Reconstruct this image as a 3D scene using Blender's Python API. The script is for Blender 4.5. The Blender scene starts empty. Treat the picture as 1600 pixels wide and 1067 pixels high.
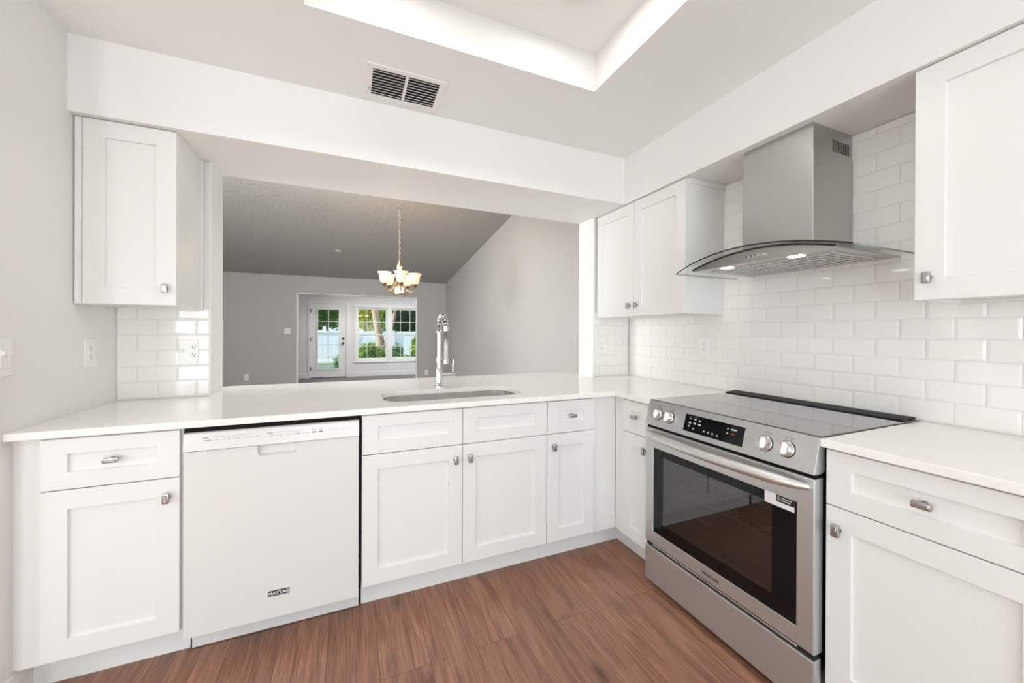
import bpy, bmesh, math, random
from mathutils import Vector, Matrix
sc = bpy.context.scene
C = sc.collection
PI = math.pi

# ------------------------------------------------------------------ camera
def setup_camera():
    t, a, r = math.radians(22.9828), math.radians(-0.1326), math.radians(0.2442)
    F = Vector((math.sin(t)*math.cos(a), math.cos(t)*math.cos(a), math.sin(a)))
    R0 = Vector((math.cos(t), -math.sin(t), 0)); U0 = R0.cross(F)
    R = math.cos(r)*R0 + math.sin(r)*U0
    U = math.cos(r)*U0 - math.sin(r)*R0
    cam = bpy.data.cameras.new('camera'); o = bpy.data.objects.new('camera', cam); C.objects.link(o)
    m = Matrix((R, U, -F)).transposed().to_4x4(); m.translation = (0, 0, 1.2473)
    o.matrix_world = m
    cam.sensor_width = 36; cam.lens = 592.788/1600*36
    cam.shift_y = (520.559-533.5)/1600
    cam.clip_start = .02; cam.clip_end = 200
    sc.camera = o
setup_camera()

# ------------------------------------------------------------------ world, sun, big lights, exposure
w = bpy.data.worlds.new('sky'); sc.world = w; w.use_nodes = True
bg = w.node_tree.nodes['Background']
bg.inputs[0].default_value = (.62, .80, 1.0, 1); bg.inputs[1].default_value = 1.6
vs = sc.view_settings
vs.view_transform = 'Standard'; vs.look = 'None'; vs.exposure = 0.04; vs.gamma = 1.0; vs.use_curve_mapping = False
sc.cycles.max_bounces = 12; sc.cycles.diffuse_bounces = 8; sc.cycles.glossy_bounces = 6
sc.cycles.transparent_max_bounces = 16; sc.cycles.sample_clamp_indirect = 6
sc.cycles.use_denoising = True

def light(name, kind, loc, energy, color=(1, 1, 1), size=None, size_y=None, aim=None, spread=None, shape=None):
    l = bpy.data.lights.new(name, kind); l.energy = energy; l.color = color
    if kind == 'AREA':
        l.shape = shape or 'RECTANGLE'; l.size = size
        if size_y: l.size_y = size_y
        if spread: l.spread = spread
    elif size is not None and kind == 'POINT': l.shadow_soft_size = size
    o = bpy.data.objects.new(name, l); C.objects.link(o); o.location = loc
    if aim is not None:
        o.rotation_euler = Vector(aim).to_track_quat('-Z', 'Y').to_euler()
    return o
sun = light('sun', 'SUN', (0, 0, 10), 8.5, (1, .93, .80), aim=(.80, .10, -.62)); sun.data.angle = .01
light('rear_fill', 'AREA', (.3, -2.62, 1.10), 57, (.93, .98, 1.0), 2.4, 2.0, aim=(0, 1, .45))  # added fill from behind the camera, source unseen
light('nook_side_fill', 'AREA', (-3.42, -.5, 1.55), 36, (.97, .99, 1.0), 2.4, 1.3, aim=(1, .1, .05))  # added fill for the right wall, tile and soffit
light('nook_door_daylight', 'AREA', (-2.28, -2.62, 1.05), 45, (.96, .99, 1.0), .75, 1.8, aim=(0, 1, 0))
light('dining_side_fill', 'AREA', (-4.9, 3.45, 1.6), 86, (.93, .975, 1.0), 1.6, 2.0, aim=(1, 0, .0), spread=1.9)  # added side fill for the dining room, no window stands here
light('dining_overhead_fill', 'AREA', (-.6, 3.75, 2.80), 92, (.97, .985, 1.0), 1.8, .7, aim=(-.1, .75, -1))  # added overhead fill, hidden from view by the header
light('sunroom_overhead_fill', 'AREA', (1.0, 9.9, 2.40), 50, (1, .99, .97), 2.6, .8, aim=(0, 0, -1))  # added fill under the sunroom ceiling, pointing down
CAN_W = 2.7

# ------------------------------------------------------------------ materials
MATS = {}
def nodes_of(name):
    m = bpy.data.materials.new(name); m.use_nodes = True
    nt = m.node_tree
    return m, nt, nt.nodes['Principled BSDF']
def setp(b, **k):
    for n, v in k.items():
        n = n.replace('_', ' ')
        if n in b.inputs: b.inputs[n].default_value = v
def mat(name, col, rough=.5, metal=0., **k):
    m, nt, b = nodes_of(name)
    setp(b, Base_Color=(*col, 1), Roughness=rough, Metallic=metal, **k)
    MATS[name] = m
    return m
def nd(nt, kind, **k):
    n = nt.nodes.new(kind)
    for a, v in k.items():
        if a.startswith('i_'): n.inputs[a[2:].replace('_', ' ')].default_value = v
        else: setattr(n, a, v)
    return n
def add_bump(nt, b, scale, strength, dist=.002, detail=4., stretch=None, kind='noise'):
    tc = nd(nt, 'ShaderNodeTexCoord'); src = tc.outputs['Object']
    if stretch:
        mp = nd(nt, 'ShaderNodeMapping'); mp.inputs['Scale'].default_value = stretch
        nt.links.new(src, mp.inputs[0]); src = mp.outputs[0]
    n = nd(nt, 'ShaderNodeTexNoise'); n.inputs['Scale'].default_value = scale; n.inputs['Detail'].default_value = detail
    nt.links.new(src, n.inputs['Vector'])
    bp = nd(nt, 'ShaderNodeBump'); bp.inputs['Strength'].default_value = strength; bp.inputs['Distance'].default_value = dist
    nt.links.new(n.outputs[0], bp.inputs['Height']); nt.links.new(bp.outputs[0], b.inputs['Normal'])
    return n, src
def paint(name, col, rough, scale=55, strength=.15):
    m = mat(name, col, rough); b = m.node_tree.nodes['Principled BSDF']
    add_bump(m.node_tree, b, scale, strength, .003)
    return m
paint('wall_paint', (.81, .80, .775), .6, 60, .10)
paint('soffit_paint', (.84, .828, .808), .55, 60, .10)
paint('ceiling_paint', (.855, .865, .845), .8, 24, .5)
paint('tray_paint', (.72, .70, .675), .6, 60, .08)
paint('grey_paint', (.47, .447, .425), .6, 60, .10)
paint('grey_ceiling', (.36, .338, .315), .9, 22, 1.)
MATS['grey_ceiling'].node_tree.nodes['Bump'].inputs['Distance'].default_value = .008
paint('sunroom_paint', (.80, .78, .76), .6)
mat('trim_white', (.84, .825, .80), .4)
mat('cabinet_white', (.805, .802, .78), .32)
mat('cabinet_inside', (.80, .78, .76), .5)
mat('appliance_white', (.735, .722, .70), .22)
mat('plastic_white', (.86, .85, .83), .3)
mat('tile_glaze', (.87, .853, .82), .06)
mat('grout', (.76, .745, .725), .8)
mat('nickel', (.46, .455, .445), .30, 1.)
mat('faucet_metal', (.66, .655, .645), .14, 1.)
mat('hose_dark', (.12, .12, .12), .4)
mat('chrome', (.84, .835, .825), .08, 1.)
mat('black', (.006, .006, .006), .5)
mat('black_gloss', (.004, .004, .005), .06, IOR=1.4)
mat('black_satin', (.006, .006, .006), .45, IOR=1.25)
mat('dark_gap', (.01, .01, .01), .9)
mat('dark_print', (.05, .05, .05), .6)
mat('grey_print', (.30, .30, .30), .6)
mat('white_print', (.80, .80, .80), .6)
mat('red_print', (.62, .05, .05), .6)
mat('oven_enamel', (.075, .073, .07), .4)
mat('knob_satin', (.80, .79, .775), .26, 1.)
mat('rack_wire', (.80, .79, .77), .3, 1.)
mat('duct_shade', (.02, .02, .02), .8)
mat('brass', (.62, .47, .27), .28, 1.)
mat('chain_metal', (.42, .37, .30), .3, 1.)
mat('bronze', (.16, .11, .07), .4, .8)
mat('slot_dark', (.02, .02, .02), .6)
mat('bark', (.42, .31, .22), .9)
mat('fence_vinyl', (.86, .88, .90), .4)
mat('patio', (.09, .13, .16), .6)  # dark blue stands for the shade lying on the concrete
mat('soil', (.13, .17, .09), .95)
mat('sunroom_floor', (.11, .10, .095), .35)
paint('bounce_floor', (.60, .595, .585), .95, 90, .5)  # pale tone added to bounce neutral light off the unseen dining floor
mat('black_handle', (.02, .018, .016), .35, .6)

def cooktop_mat():
    m, nt, b = nodes_of('cooktop_glass')
    setp(b, Base_Color=(.015, .015, .016, 1), Roughness=.03, IOR=2.2, Coat_Weight=.9, Coat_Roughness=.02)
    MATS['cooktop_glass'] = m
cooktop_mat()
def steel(name, col, rough, stretch):
    m, nt, b = nodes_of(name)
    setp(b, Base_Color=(*col, 1), Metallic=.82 if name == 'steel_brushed' else 1., Roughness=rough)
    tc = nd(nt, 'ShaderNodeTexCoord'); mp = nd(nt, 'ShaderNodeMapping'); mp.inputs['Scale'].default_value = stretch
    n = nd(nt, 'ShaderNodeTexNoise'); n.inputs['Scale'].default_value = 40; n.inputs['Detail'].default_value = 5
    mr = nd(nt, 'ShaderNodeMapRange'); mr.inputs[3].default_value = rough-.07; mr.inputs[4].default_value = rough+.10
    nt.links.new(tc.outputs['Object'], mp.inputs[0]); nt.links.new(mp.outputs[0], n.inputs['Vector'])
    nt.links.new(n.outputs[0], mr.inputs[0]); nt.links.new(mr.outputs[0], b.inputs['Roughness'])
    MATS[name] = m
steel('steel_brushed', (.60, .61, .605), .36, (8, .25, 8))
steel('steel_hood', (.515, .51, .495), .30, (1, 1, .04))
mat('steel_sink', (.72, .71, .69), .27, 1.)
steel('steel_handle', (.76, .755, .74), .42, (6, .2, 6))

def emit(name, col, strength):
    m, nt, b = nodes_of(name)
    setp(b, Base_Color=(.8, .8, .8, 1), Roughness=.4, Emission_Color=(*col, 1), Emission_Strength=strength)
    MATS[name] = m
emit('led_disc', (1, .96, .90), 3.0)
emit('hood_led', (1, .97, .92), 12.0)
emit('shade_glass', (1, .74, .42), .55)
MATS['shade_glass'].node_tree.nodes['Principled BSDF'].inputs['Base Color'].default_value = (.80, .66, .46, 1)
emit('downlight_glass', (1, .84, .62), 1.4)

def thin_glass(name, tint, ior=1.5, gl_col=(1, 1, 1)):
    m = bpy.data.materials.new(name); m.use_nodes = True; nt = m.node_tree; nt.nodes.clear()
    out = nd(nt, 'ShaderNodeOutputMaterial'); tr = nd(nt, 'ShaderNodeBsdfTransparent'); gl = nd(nt, 'ShaderNodeBsdfGlossy')
    mx = nd(nt, 'ShaderNodeMixShader'); f0 = ((ior-1)/(ior+1))**2
    ge = nd(nt, 'ShaderNodeNewGeometry'); dt = nd(nt, 'ShaderNodeVectorMath', operation='DOT_PRODUCT'); ab = nd(nt, 'ShaderNodeMath', operation='ABSOLUTE')
    om = nd(nt, 'ShaderNodeMath', operation='SUBTRACT'); om.inputs[0].default_value = 1.; pw = nd(nt, 'ShaderNodeMath', operation='POWER'); pw.inputs[1].default_value = 5.
    fr = nd(nt, 'ShaderNodeMath', operation='MULTIPLY_ADD'); fr.inputs[1].default_value = 1-f0; fr.inputs[2].default_value = f0
    nt.links.new(ge.outputs['Normal'], dt.inputs[0]); nt.links.new(ge.outputs['Incoming'], dt.inputs[1]); nt.links.new(dt.outputs['Value'], ab.inputs[0])
    nt.links.new(ab.outputs[0], om.inputs[1]); nt.links.new(om.outputs[0], pw.inputs[0]); nt.links.new(pw.outputs[0], fr.inputs[0])
    tr.inputs[0].default_value = (*tint, 1); gl.inputs['Color'].default_value = (*gl_col, 1); gl.inputs['Roughness'].default_value = .01
    nt.links.new(fr.outputs[0], mx.inputs[0]); nt.links.new(tr.outputs[0], mx.inputs[1]); nt.links.new(gl.outputs[0], mx.inputs[2])
    nt.links.new(mx.outputs[0], out.inputs[0]); MATS[name] = m
thin_glass('window_glass', (.95, .97, .97), 1.25)
thin_glass('oven_glass', (.42, .415, .41), 2.05)
thin_glass('hood_glass', (.965, .975, .97), 1.40)
mat('glass_side', (.30, .33, .32), .15)
mat('glass_edge', (.012, .016, .015), .15)

def floor_mat():
    m, nt, b = nodes_of('wood_floor'); MATS['wood_floor'] = m
    L = nt.links.new
    tc = nd(nt, 'ShaderNodeTexCoord'); sx = nd(nt, 'ShaderNodeSeparateXYZ'); cb = nd(nt, 'ShaderNodeCombineXYZ')
    L(tc.outputs['Object'], sx.inputs[0]); L(sx.outputs[1], cb.inputs[0]); L(sx.outputs[0], cb.inputs[1])
    ofs = nd(nt, 'ShaderNodeVectorMath', operation='ADD'); ofs.inputs[1].default_value = (10.32, 9.98, 0); L(cb.outputs[0], ofs.inputs[0])
    br = nd(nt, 'ShaderNodeTexBrick'); br.offset = .37; br.offset_frequency = 2; br.squash = 1
    L(ofs.outputs[0], br.inputs['Vector'])
    br.inputs['Color1'].default_value = (0, 0, 0, 1); br.inputs['Color2'].default_value = (1, 1, 1, 1); br.inputs['Mortar'].default_value = (.5, .5, .5, 1)
    br.inputs['Scale'].default_value = 1.; br.inputs['Mortar Size'].default_value = .0011; br.inputs['Mortar Smooth'].default_value = .1
    br.inputs['Brick Width'].default_value = 1.22; br.inputs['Row Height'].default_value = .18
    rnd = nd(nt, 'ShaderNodeMath', operation='MULTIPLY'); rnd.inputs[1].default_value = 37.; L(br.outputs['Color'], rnd.inputs[0])
    cz = nd(nt, 'ShaderNodeCombineXYZ'); L(rnd.outputs[0], cz.inputs[2]); L(rnd.outputs[0], cz.inputs[0])
    ad = nd(nt, 'ShaderNodeVectorMath', operation='ADD'); L(ofs.outputs[0], ad.inputs[0]); L(cz.outputs[0], ad.inputs[1])
    mp = nd(nt, 'ShaderNodeMapping'); mp.inputs['Scale'].default_value = (.9, 9, 1); L(ad.outputs[0], mp.inputs[0])
    n1 = nd(nt, 'ShaderNodeTexNoise'); n1.inputs['Scale'].default_value = 1.8; n1.inputs['Detail'].default_value = 6; n1.inputs['Distortion'].default_value = 1.4; L(mp.outputs[0], n1.inputs['Vector'])
    mp2 = nd(nt, 'ShaderNodeMapping'); mp2.inputs['Scale'].default_value = (7, 260, 1); L(ad.outputs[0], mp2.inputs[0])
    n2 = nd(nt, 'ShaderNodeTexNoise'); n2.inputs['Scale'].default_value = 1.; n2.inputs['Detail'].default_value = 5; L(mp2.outputs[0], n2.inputs['Vector'])
    cr = nd(nt, 'ShaderNodeValToRGB'); e = cr.color_ramp.elements
    e[0].position = .28; e[0].color = (.195, .088, .055, 1); e[1].position = .74; e[1].color = (.385, .195, .125, 1)
    k = cr.color_ramp.elements.new(.5); k.color = (.305, .145, .092, 1); L(n1.outputs[0], cr.inputs[0])
    fine = nd(nt, 'ShaderNodeMapRange'); fine.inputs[1].default_value = .3; fine.inputs[2].default_value = .7; fine.inputs[3].default_value = .66; fine.inputs[4].default_value = 1.32; L(n2.outputs[0], fine.inputs[0])
    pl = nd(nt, 'ShaderNodeMapRange'); pl.inputs[3].default_value = .92; pl.inputs[4].default_value = 1.08; L(br.outputs['Color'], pl.inputs[0])
    mu = nd(nt, 'ShaderNodeMath', operation='MULTIPLY'); L(fine.outputs[0], mu.inputs[0]); L(pl.outputs[0], mu.inputs[1])
    # knots
    mp3 = nd(nt, 'ShaderNodeMapping'); mp3.inputs['Scale'].default_value = (2.3, 6.2, 1); L(ad.outputs[0], mp3.inputs[0])
    vo = nd(nt, 'ShaderNodeTexVoronoi'); vo.inputs['Scale'].default_value = 1.; L(mp3.outputs[0], vo.inputs['Vector'])
    kn = nd(nt, 'ShaderNodeMapRange'); kn.inputs[1].default_value = .02; kn.inputs[2].default_value = .20; kn.inputs[3].default_value = .38; kn.inputs[4].default_value = 1.; L(vo.outputs['Distance'], kn.inputs[0])
    mu2 = nd(nt, 'ShaderNodeMath', operation='MULTIPLY'); L(mu.outputs[0], mu2.inputs[0]); L(kn.outputs[0], mu2.inputs[1])
    gap = nd(nt, 'ShaderNodeMapRange'); gap.inputs[3].default_value = 1.; gap.inputs[4].default_value = .45; L(br.outputs['Fac'], gap.inputs[0])
    mu3 = nd(nt, 'ShaderNodeMath', operation='MULTIPLY'); L(mu2.outputs[0], mu3.inputs[0]); L(gap.outputs[0], mu3.inputs[1])
    vm = nd(nt, 'ShaderNodeVectorMath', operation='SCALE'); L(cr.outputs[0], vm.inputs[0]); L(mu3.outputs[0], vm.inputs['Scale'])
    L(vm.outputs[0], b.inputs['Base Color']); setp(b, Roughness=.36)
    bp = nd(nt, 'ShaderNodeBump'); bp.inputs['Strength'].default_value = .12; bp.inputs['Distance'].default_value = .001
    L(mu3.outputs[0], bp.inputs['Height']); L(bp.outputs[0], b.inputs['Normal'])
floor_mat()
def quartz_mat():
    m, nt, b = nodes_of('quartz'); MATS['quartz'] = m; L = nt.links.new
    tc = nd(nt, 'ShaderNodeTexCoord')
    n0 = nd(nt, 'ShaderNodeTexNoise'); n0.inputs['Scale'].default_value = 2.2; n0.inputs['Detail'].default_value = 5; L(tc.outputs['Object'], n0.inputs['Vector'])
    wv = nd(nt, 'ShaderNodeTexNoise'); wv.inputs['Scale'].default_value = 1.6; wv.inputs['Detail'].default_value = 7; wv.inputs['Distortion'].default_value = 1.6; L(tc.outputs['Object'], wv.inputs['Vector'])
    ab = nd(nt, 'ShaderNodeMath', operation='SUBTRACT'); ab.inputs[1].default_value = .5; L(wv.outputs[0], ab.inputs[0])
    ab2 = nd(nt, 'ShaderNodeMath', operation='ABSOLUTE'); L(ab.outputs[0], ab2.inputs[0])
    cr = nd(nt, 'ShaderNodeMapRange'); cr.inputs[1].default_value = 0; cr.inputs[2].default_value = .02; cr.inputs[3].default_value = 1; cr.inputs[4].default_value = 0; L(ab2.outputs[0], cr.inputs[0])
    mk = nd(nt, 'ShaderNodeMapRange'); mk.inputs[1].default_value = .45; mk.inputs[2].default_value = .7; mk.inputs[3].default_value = 0; mk.inputs[4].default_value = .6; L(n0.outputs[0], mk.inputs[0])
    mu = nd(nt, 'ShaderNodeMath', operation='MULTIPLY'); L(cr.outputs[0], mu.inputs[0]); L(mk.outputs[0], mu.inputs[1])
    mx = nd(nt, 'ShaderNodeMix', data_type='RGBA'); mx.inputs[6].default_value = (.90, .88, .85, 1); mx.inputs[7].default_value = (.72, .68, .63, 1)
    L(mu.outputs[0], mx.inputs[0]); L(mx.outputs[2], b.inputs['Base Color']); setp(b, Roughness=.10)
quartz_mat()
def leaf_mat(name, c0, c1, scale=3.):
    m, nt, b = nodes_of(name); MATS[name] = m; L = nt.links.new
    tc = nd(nt, 'ShaderNodeTexCoord'); n = nd(nt, 'ShaderNodeTexNoise'); n.inputs['Scale'].default_value = scale; n.inputs['Detail'].default_value = 3
    L(tc.outputs['Object'], n.inputs['Vector'])
    cr = nd(nt, 'ShaderNodeValToRGB'); cr.color_ramp.elements[0].position = .35; cr.color_ramp.elements[1].position = .65
    cr.color_ramp.elements[0].color = (*c0, 1); cr.color_ramp.elements[1].color = (*c1, 1); L(n.outputs[0], cr.inputs[0])
    L(cr.outputs[0], b.inputs['Base Color']); setp(b, Roughness=.55)
    tl = nd(nt, 'ShaderNodeBsdfTranslucent'); mx = nd(nt, 'ShaderNodeMixShader'); mx.inputs[0].default_value = .45
    L(cr.outputs[0], tl.inputs[0]); L(b.outputs[0], mx.inputs[1]); L(tl.outputs[0], mx.inputs[2]); L(mx.outputs[0], nt.nodes['Material Output'].inputs[0])
leaf_mat('leaf_yellow', (.60, .62, .08), (.90, .84, .20))
leaf_mat('leaf_green', (.10, .26, .05), (.30, .46, .10))
leaf_mat('leaf_dark', (.035, .10, .04), (.11, .20, .07))
leaf_mat('leaf_bush', (.10, .27, .05), (.46, .56, .18), 9.)
leaf_mat('leaf_blue', (.13, .28, .16), (.36, .50, .30), 5.)

# ------------------------------------------------------------------ geometry helpers
class G:
    """collects shapes into one mesh, in world coordinates"""
    def __init__(s): s.bm = bmesh.new()
    def poly(s, vs, faces):
        v = [s.bm.verts.new(p) for p in vs]
        for f in faces:
            try: s.bm.faces.new([v[i] for i in f])
            except ValueError: pass
        return v
    def box(s, x0, x1, y0, y1, z0, z1, bev=0., seg=2):
        if x1 < x0: x0, x1 = x1, x0
        if y1 < y0: y0, y1 = y1, y0
        if z1 < z0: z0, z1 = z1, z0
        t = bmesh.new(); bmesh.ops.create_cube(t, size=1)
        for v in t.verts: v.co = Vector(((x0+x1)/2+v.co.x*(x1-x0), (y0+y1)/2+v.co.y*(y1-y0), (z0+z1)/2+v.co.z*(z1-z0)))
        if bev > 0: bmesh.ops.bevel(t, geom=t.edges[:], offset=bev, segments=seg, profile=.5, affect='EDGES')
        s.merge(t); return s
    def merge(s, t, mtx=None):
        me = bpy.data.meshes.new('tmp'); t.to_mesh(me); t.free()
        if mtx is not None: me.transform(mtx)
        s.bm.from_mesh(me); bpy.data.meshes.remove(me)
    def prism(s, pts, axis, a0, a1, bev=0.):
        """pts: 2D outline in the other two axes (x: (y,z); y: (x,z); z: (x,y))"""
        t = bmesh.new()
        def P(p, a): return {'x': (a, p[0], p[1]), 'y': (p[0], a, p[1]), 'z': (p[0], p[1], a)}[axis]
        A = [t.verts.new(P(p, a0)) for p in pts]; B = [t.verts.new(P(p, a1)) for p in pts]
        n = len(pts); t.faces.new(A); t.faces.new(B[::-1])
        for i in range(n): t.faces.new((A[i], B[i], B[(i+1) % n], A[(i+1) % n]))
        if bev > 0: bmesh.ops.bevel(t, geom=t.edges[:], offset=bev, segments=2, profile=.5, affect='EDGES')
        s.merge(t); return s
    def cyl(s, p0, p1, r0, r1=None, n=20, caps=True):
        r1 = r0 if r1 is None else r1
        p0, p1 = Vector(p0), Vector(p1); d = (p1-p0)
        t = bmesh.new(); bmesh.ops.create_cone(t, cap_ends=caps, segments=n, radius1=r0, radius2=r1, depth=d.length)
        s.merge(t, Matrix.Translation((p0+p1)/2) @ d.to_track_quat('Z', 'Y').to_matrix().to_4x4()); return s
    def lathe(s, prof, c, n=28, axis=(0, 0, 1)):
        q = Vector(axis).to_track_quat('Z', 'Y').to_matrix(); c = Vector(c); rows = []
        for r, z in prof:
            rows.append([s.bm.verts.new(c + q @ Vector((r*math.cos(2*PI*i/n), r*math.sin(2*PI*i/n), z))) for i in range(n)] if r > 1e-6 else [s.bm.verts.new(c + q @ Vector((0, 0, z)))])
        for a, b in zip(rows, rows[1:]):
            for i in range(n):
                j = (i+1) % n
                if len(a) == 1 and len(b) == 1: continue
                if len(a) == 1: s.bm.faces.new((a[0], b[i], b[j]))
                elif len(b) == 1: s.bm.faces.new((a[i], a[j], b[0]))
                else: s.bm.faces.new((a[i], a[j], b[j], b[i]))
        return s
    def tube(s, pts, r, n=10, closed=False):
        pts = [Vector(p) for p in pts]; N = len(pts); rows = []; up = Vector((.13, .21, 1)).normalized(); prev = None
        for i, p in enumerate(pts):
            a = pts[(i-1) % N] if (closed or i > 0) else p
            b = pts[(i+1) % N] if (closed or i < N-1) else p
            d = (b-a).normalized()
            if prev is None:
                x = d.cross(up)
                if x.length < 1e-3: x = d.cross(Vector((1, 0, 0)))
            else: x = prev - d*prev.dot(d)
            x.normalize(); prev = x; y = d.cross(x)
            rr = r[i] if isinstance(r, (list, tuple)) else r
            rows.append([s.bm.verts.new(p + rr*(math.cos(2*PI*k/n)*x + math.sin(2*PI*k/n)*y)) for k in range(n)])
        for i in range(N if closed else N-1):
            a, b = rows[i], rows[(i+1) % N]
            for k in range(n): s.bm.faces.new((a[k], a[(k+1) % n], b[(k+1) % n], b[k]))
        if not closed: s.bm.faces.new(rows[0][::-1]); s.bm.faces.new(rows[-1])
        return s
    def sphere(s, c, r, sub=2, sc_=(1, 1, 1)):
        t = bmesh.new(); bmesh.ops.create_icosphere(t, subdivisions=sub, radius=r)
        s.merge(t, Matrix.Translation(c) @ Matrix.Diagonal((*sc_, 1))); return s
    def rings(s, outline_fn, levels, cap0=True, cap1=True):
        """levels: args to outline_fn -> list of points; consecutive rings are bridged"""
        rows = [[s.bm.verts.new(p) for p in outline_fn(*l)] for l in levels]; n = len(rows[0])
        for a, b in zip(rows, rows[1:]):
            for i in range(n): s.bm.faces.new((a[i], a[(i+1) % n], b[(i+1) % n], b[i]))
        if cap0: s.bm.faces.new(rows[0][::-1])
        if cap1: s.bm.faces.new(rows[-1])
        return s
LOC = {}
def build(name, g, material, parent=None, smooth=False, fix=True):
    bm = g.bm
    off = LOC.get(parent.name, Vector()) if parent is not None else Vector()
    if fix: bmesh.ops.recalc_face_normals(bm, faces=bm.faces[:])
    for v in bm.verts: v.co -= off
    me = bpy.data.meshes.new(name); bm.to_mesh(me); bm.free()
    for m in (material if isinstance(material, (list, tuple)) else [material]): me.materials.append(MATS[m])
    if smooth:
        for p in me.polygons: p.use_smooth = True
        try: me.set_sharp_from_angle(angle=math.radians(40))
        except Exception: pass
    o = bpy.data.objects.new(name, me); C.objects.link(o)
    if parent is not None: o.parent = parent
    LOC[o.name] = off
    return o
def tag(o, label=None, cat=None, group=None, kind=None):
    if label: o['label'] = label
    if cat: o['category'] = cat
    if group: o['group'] = group
    if kind: o['kind'] = kind
    return o
def thing(name, label, cat, loc, group=None):
    o = bpy.data.objects.new(name, None); C.objects.link(o); o.location = loc; o.empty_display_size = .05
    LOC[o.name] = Vector(loc)
    return tag(o, label, cat, group)
def struct(name, g, m, label=None, smooth=False, parent=None):
    o = build(name, g, m, parent, smooth)
    if parent is None: o['kind'] = 'structure'; o['label'] = label or name.replace('_', ' '); o['category'] = name.split('_')[0]
    return o
def lettering(name, s, size, m, parent, origin, right, up, depth=.0004, align='CENTER', bold=0.):
    cu = bpy.data.curves.new('tmp', 'FONT'); cu.body = s; cu.size = size; cu.align_x = align; cu.align_y = 'CENTER'; cu.extrude = depth; cu.offset = bold; cu.resolution_u = 3
    o = bpy.data.objects.new('tmp', cu); C.objects.link(o); dg = bpy.context.evaluated_depsgraph_get()
    me = bpy.data.meshes.new_from_object(o.evaluated_get(dg)); bpy.data.objects.remove(o)
    r, u = Vector(right).normalized(), Vector(up).normalized(); n = r.cross(u)
    M = Matrix((r, u, n)).transposed().to_4x4(); M.translation = Vector(origin)
    me.transform(M); bm = bmesh.new(); bm.from_mesh(me); bpy.data.meshes.remove(me)
    g = G(); g.bm.free(); g.bm = bm
    return build(name, g, m, parent, fix=False)
def wall_holes(g, axis, a0, a1, z0, z1, d0, d1, holes):
    """slab along axis ('x' or 'y') between depths d0,d1 with rectangular holes (a0,a1,z0,z1)"""
    xs = sorted({a0, a1, *[h[0] for h in holes], *[h[1] for h in holes]}); zs = sorted({z0, z1, *[h[2] for h in holes], *[h[3] for h in holes]})
    for p, q in zip(xs, xs[1:]):
        for r, t in zip(zs, zs[1:]):
            cx, cz = (p+q)/2, (r+t)/2
            if any(h[0] < cx < h[1] and h[2] < cz < h[3] for h in holes): continue
            if axis == 'x': g.box(p, q, d0, d1, r, t)
            else: g.box(d0, d1, p, q, r, t)
    bmesh.ops.remove_doubles(g.bm, verts=g.bm.verts[:], dist=1e-5)
    # drop faces shared by two neighbouring cells
    seen = {}
    for f in g.bm.faces: seen.setdefault(frozenset(v.index for v in f.verts), []).append(f)
    g.bm.verts.index_update()
    seen = {}
    for f in g.bm.faces: seen.setdefault(frozenset(v.index for v in f.verts), []).append(f)
    dead = [f for fs in seen.values() if len(fs) > 1 for f in fs]
    if dead: bmesh.ops.delete(g.bm, geom=dead, context='FACES_ONLY')
    return g

# ------------------------------------------------------------------ dimensions
XL, XR = -1.031, 2.0305            # painted faces of the side walls
YB, YFAR = 2.4095, 2.58            # kitchen side and dining side of the pass-through wall
YD, XD = 1.776, 1.3986             # door faces, back run and right run
ZC, ZCB = .9127, .8870             # worktop top and underside
ZS, ZCE = 2.114, 2.4186            # soffit underside, ceiling
OX0, OX1 = -.668, 1.685            # opening of the pass-through
TILE = .0105

# ------------------------------------------------------------------ the kitchen shell
struct('floor', G().box(-1.3, 2.4, -2.6, 2.5, -.06, 0), 'wood_floor', 'reddish brown wood plank floor of the kitchen')
struct('floor_dining', G().box(-5.2, 2.4, 2.5, 9.0, -.06, 0), 'bounce_floor', 'unseen dining room floor made pale to bounce light')
g = G(); g.box(XL-.13, XL, 1.72, YFAR, 0, 3.4); struct('wall_left', g, 'wall_paint', 'pale painted wall beside the end of the worktop')
# open breakfast nook beside the viewer
struct('floor_nook', G().box(-3.3, -1.3, -2.6, 1.72, -.06, 0), 'wood_floor', 'wood plank floor of the breakfast nook')
struct('ceiling_nook', G().box(-3.3, XL, -2.45, 1.72, ZCE, ZCE+.05), 'ceiling_paint', 'white ceiling of the breakfast nook')
g = G(); wall_holes(g, 'y', -2.45, 1.84, 0, 2.5, -3.42, -3.3, [(-1.75, .75, .85, 2.2)]); struct('wall_nook_left', g, 'wall_paint', 'pale outer wall of the breakfast nook')
struct('wall_nook_back', G().box(-3.3, XL-.13, 1.72, 1.84, 0, 2.5), 'wall_paint', 'pale wall between the nook and the dining room')
g = G(); g.box(XR, XR+.12, -2.45, YFAR, 0, 3.4); struct('wall_right', g, 'wall_paint', 'wall behind the range and hood')
struct('wall_back_lower', G().box(XL, XR, YB, YFAR, 0, ZCB-.0003), 'soffit_paint', 'half wall carrying the worktop below the pass-through')
struct('wall_back_left', G().box(XL, OX0, YB, YFAR, ZCB, 3.4), 'soffit_paint', 'wall stub at the tile patch end of the pass-through')
struct('wall_back_right', G().box(OX1, XR, YB, YFAR, ZCB, 3.4), 'soffit_paint', 'wall stub at the corner end of the pass-through')
struct('wall_back_upper', G().box(OX0, OX1, YB, YFAR, ZS, 3.4), 'soffit_paint', 'wall above the pass-through')
g = G(); wall_holes(g, 'x', -3.42, XR+.12, 0, 2.6, -2.57, -2.45, [(-.9, 1.5, 0, 2.1), (-2.66, -1.90, .15, 1.98)])
struct('wall_rear', g, 'wall_paint', 'wall behind the viewer')
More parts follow.
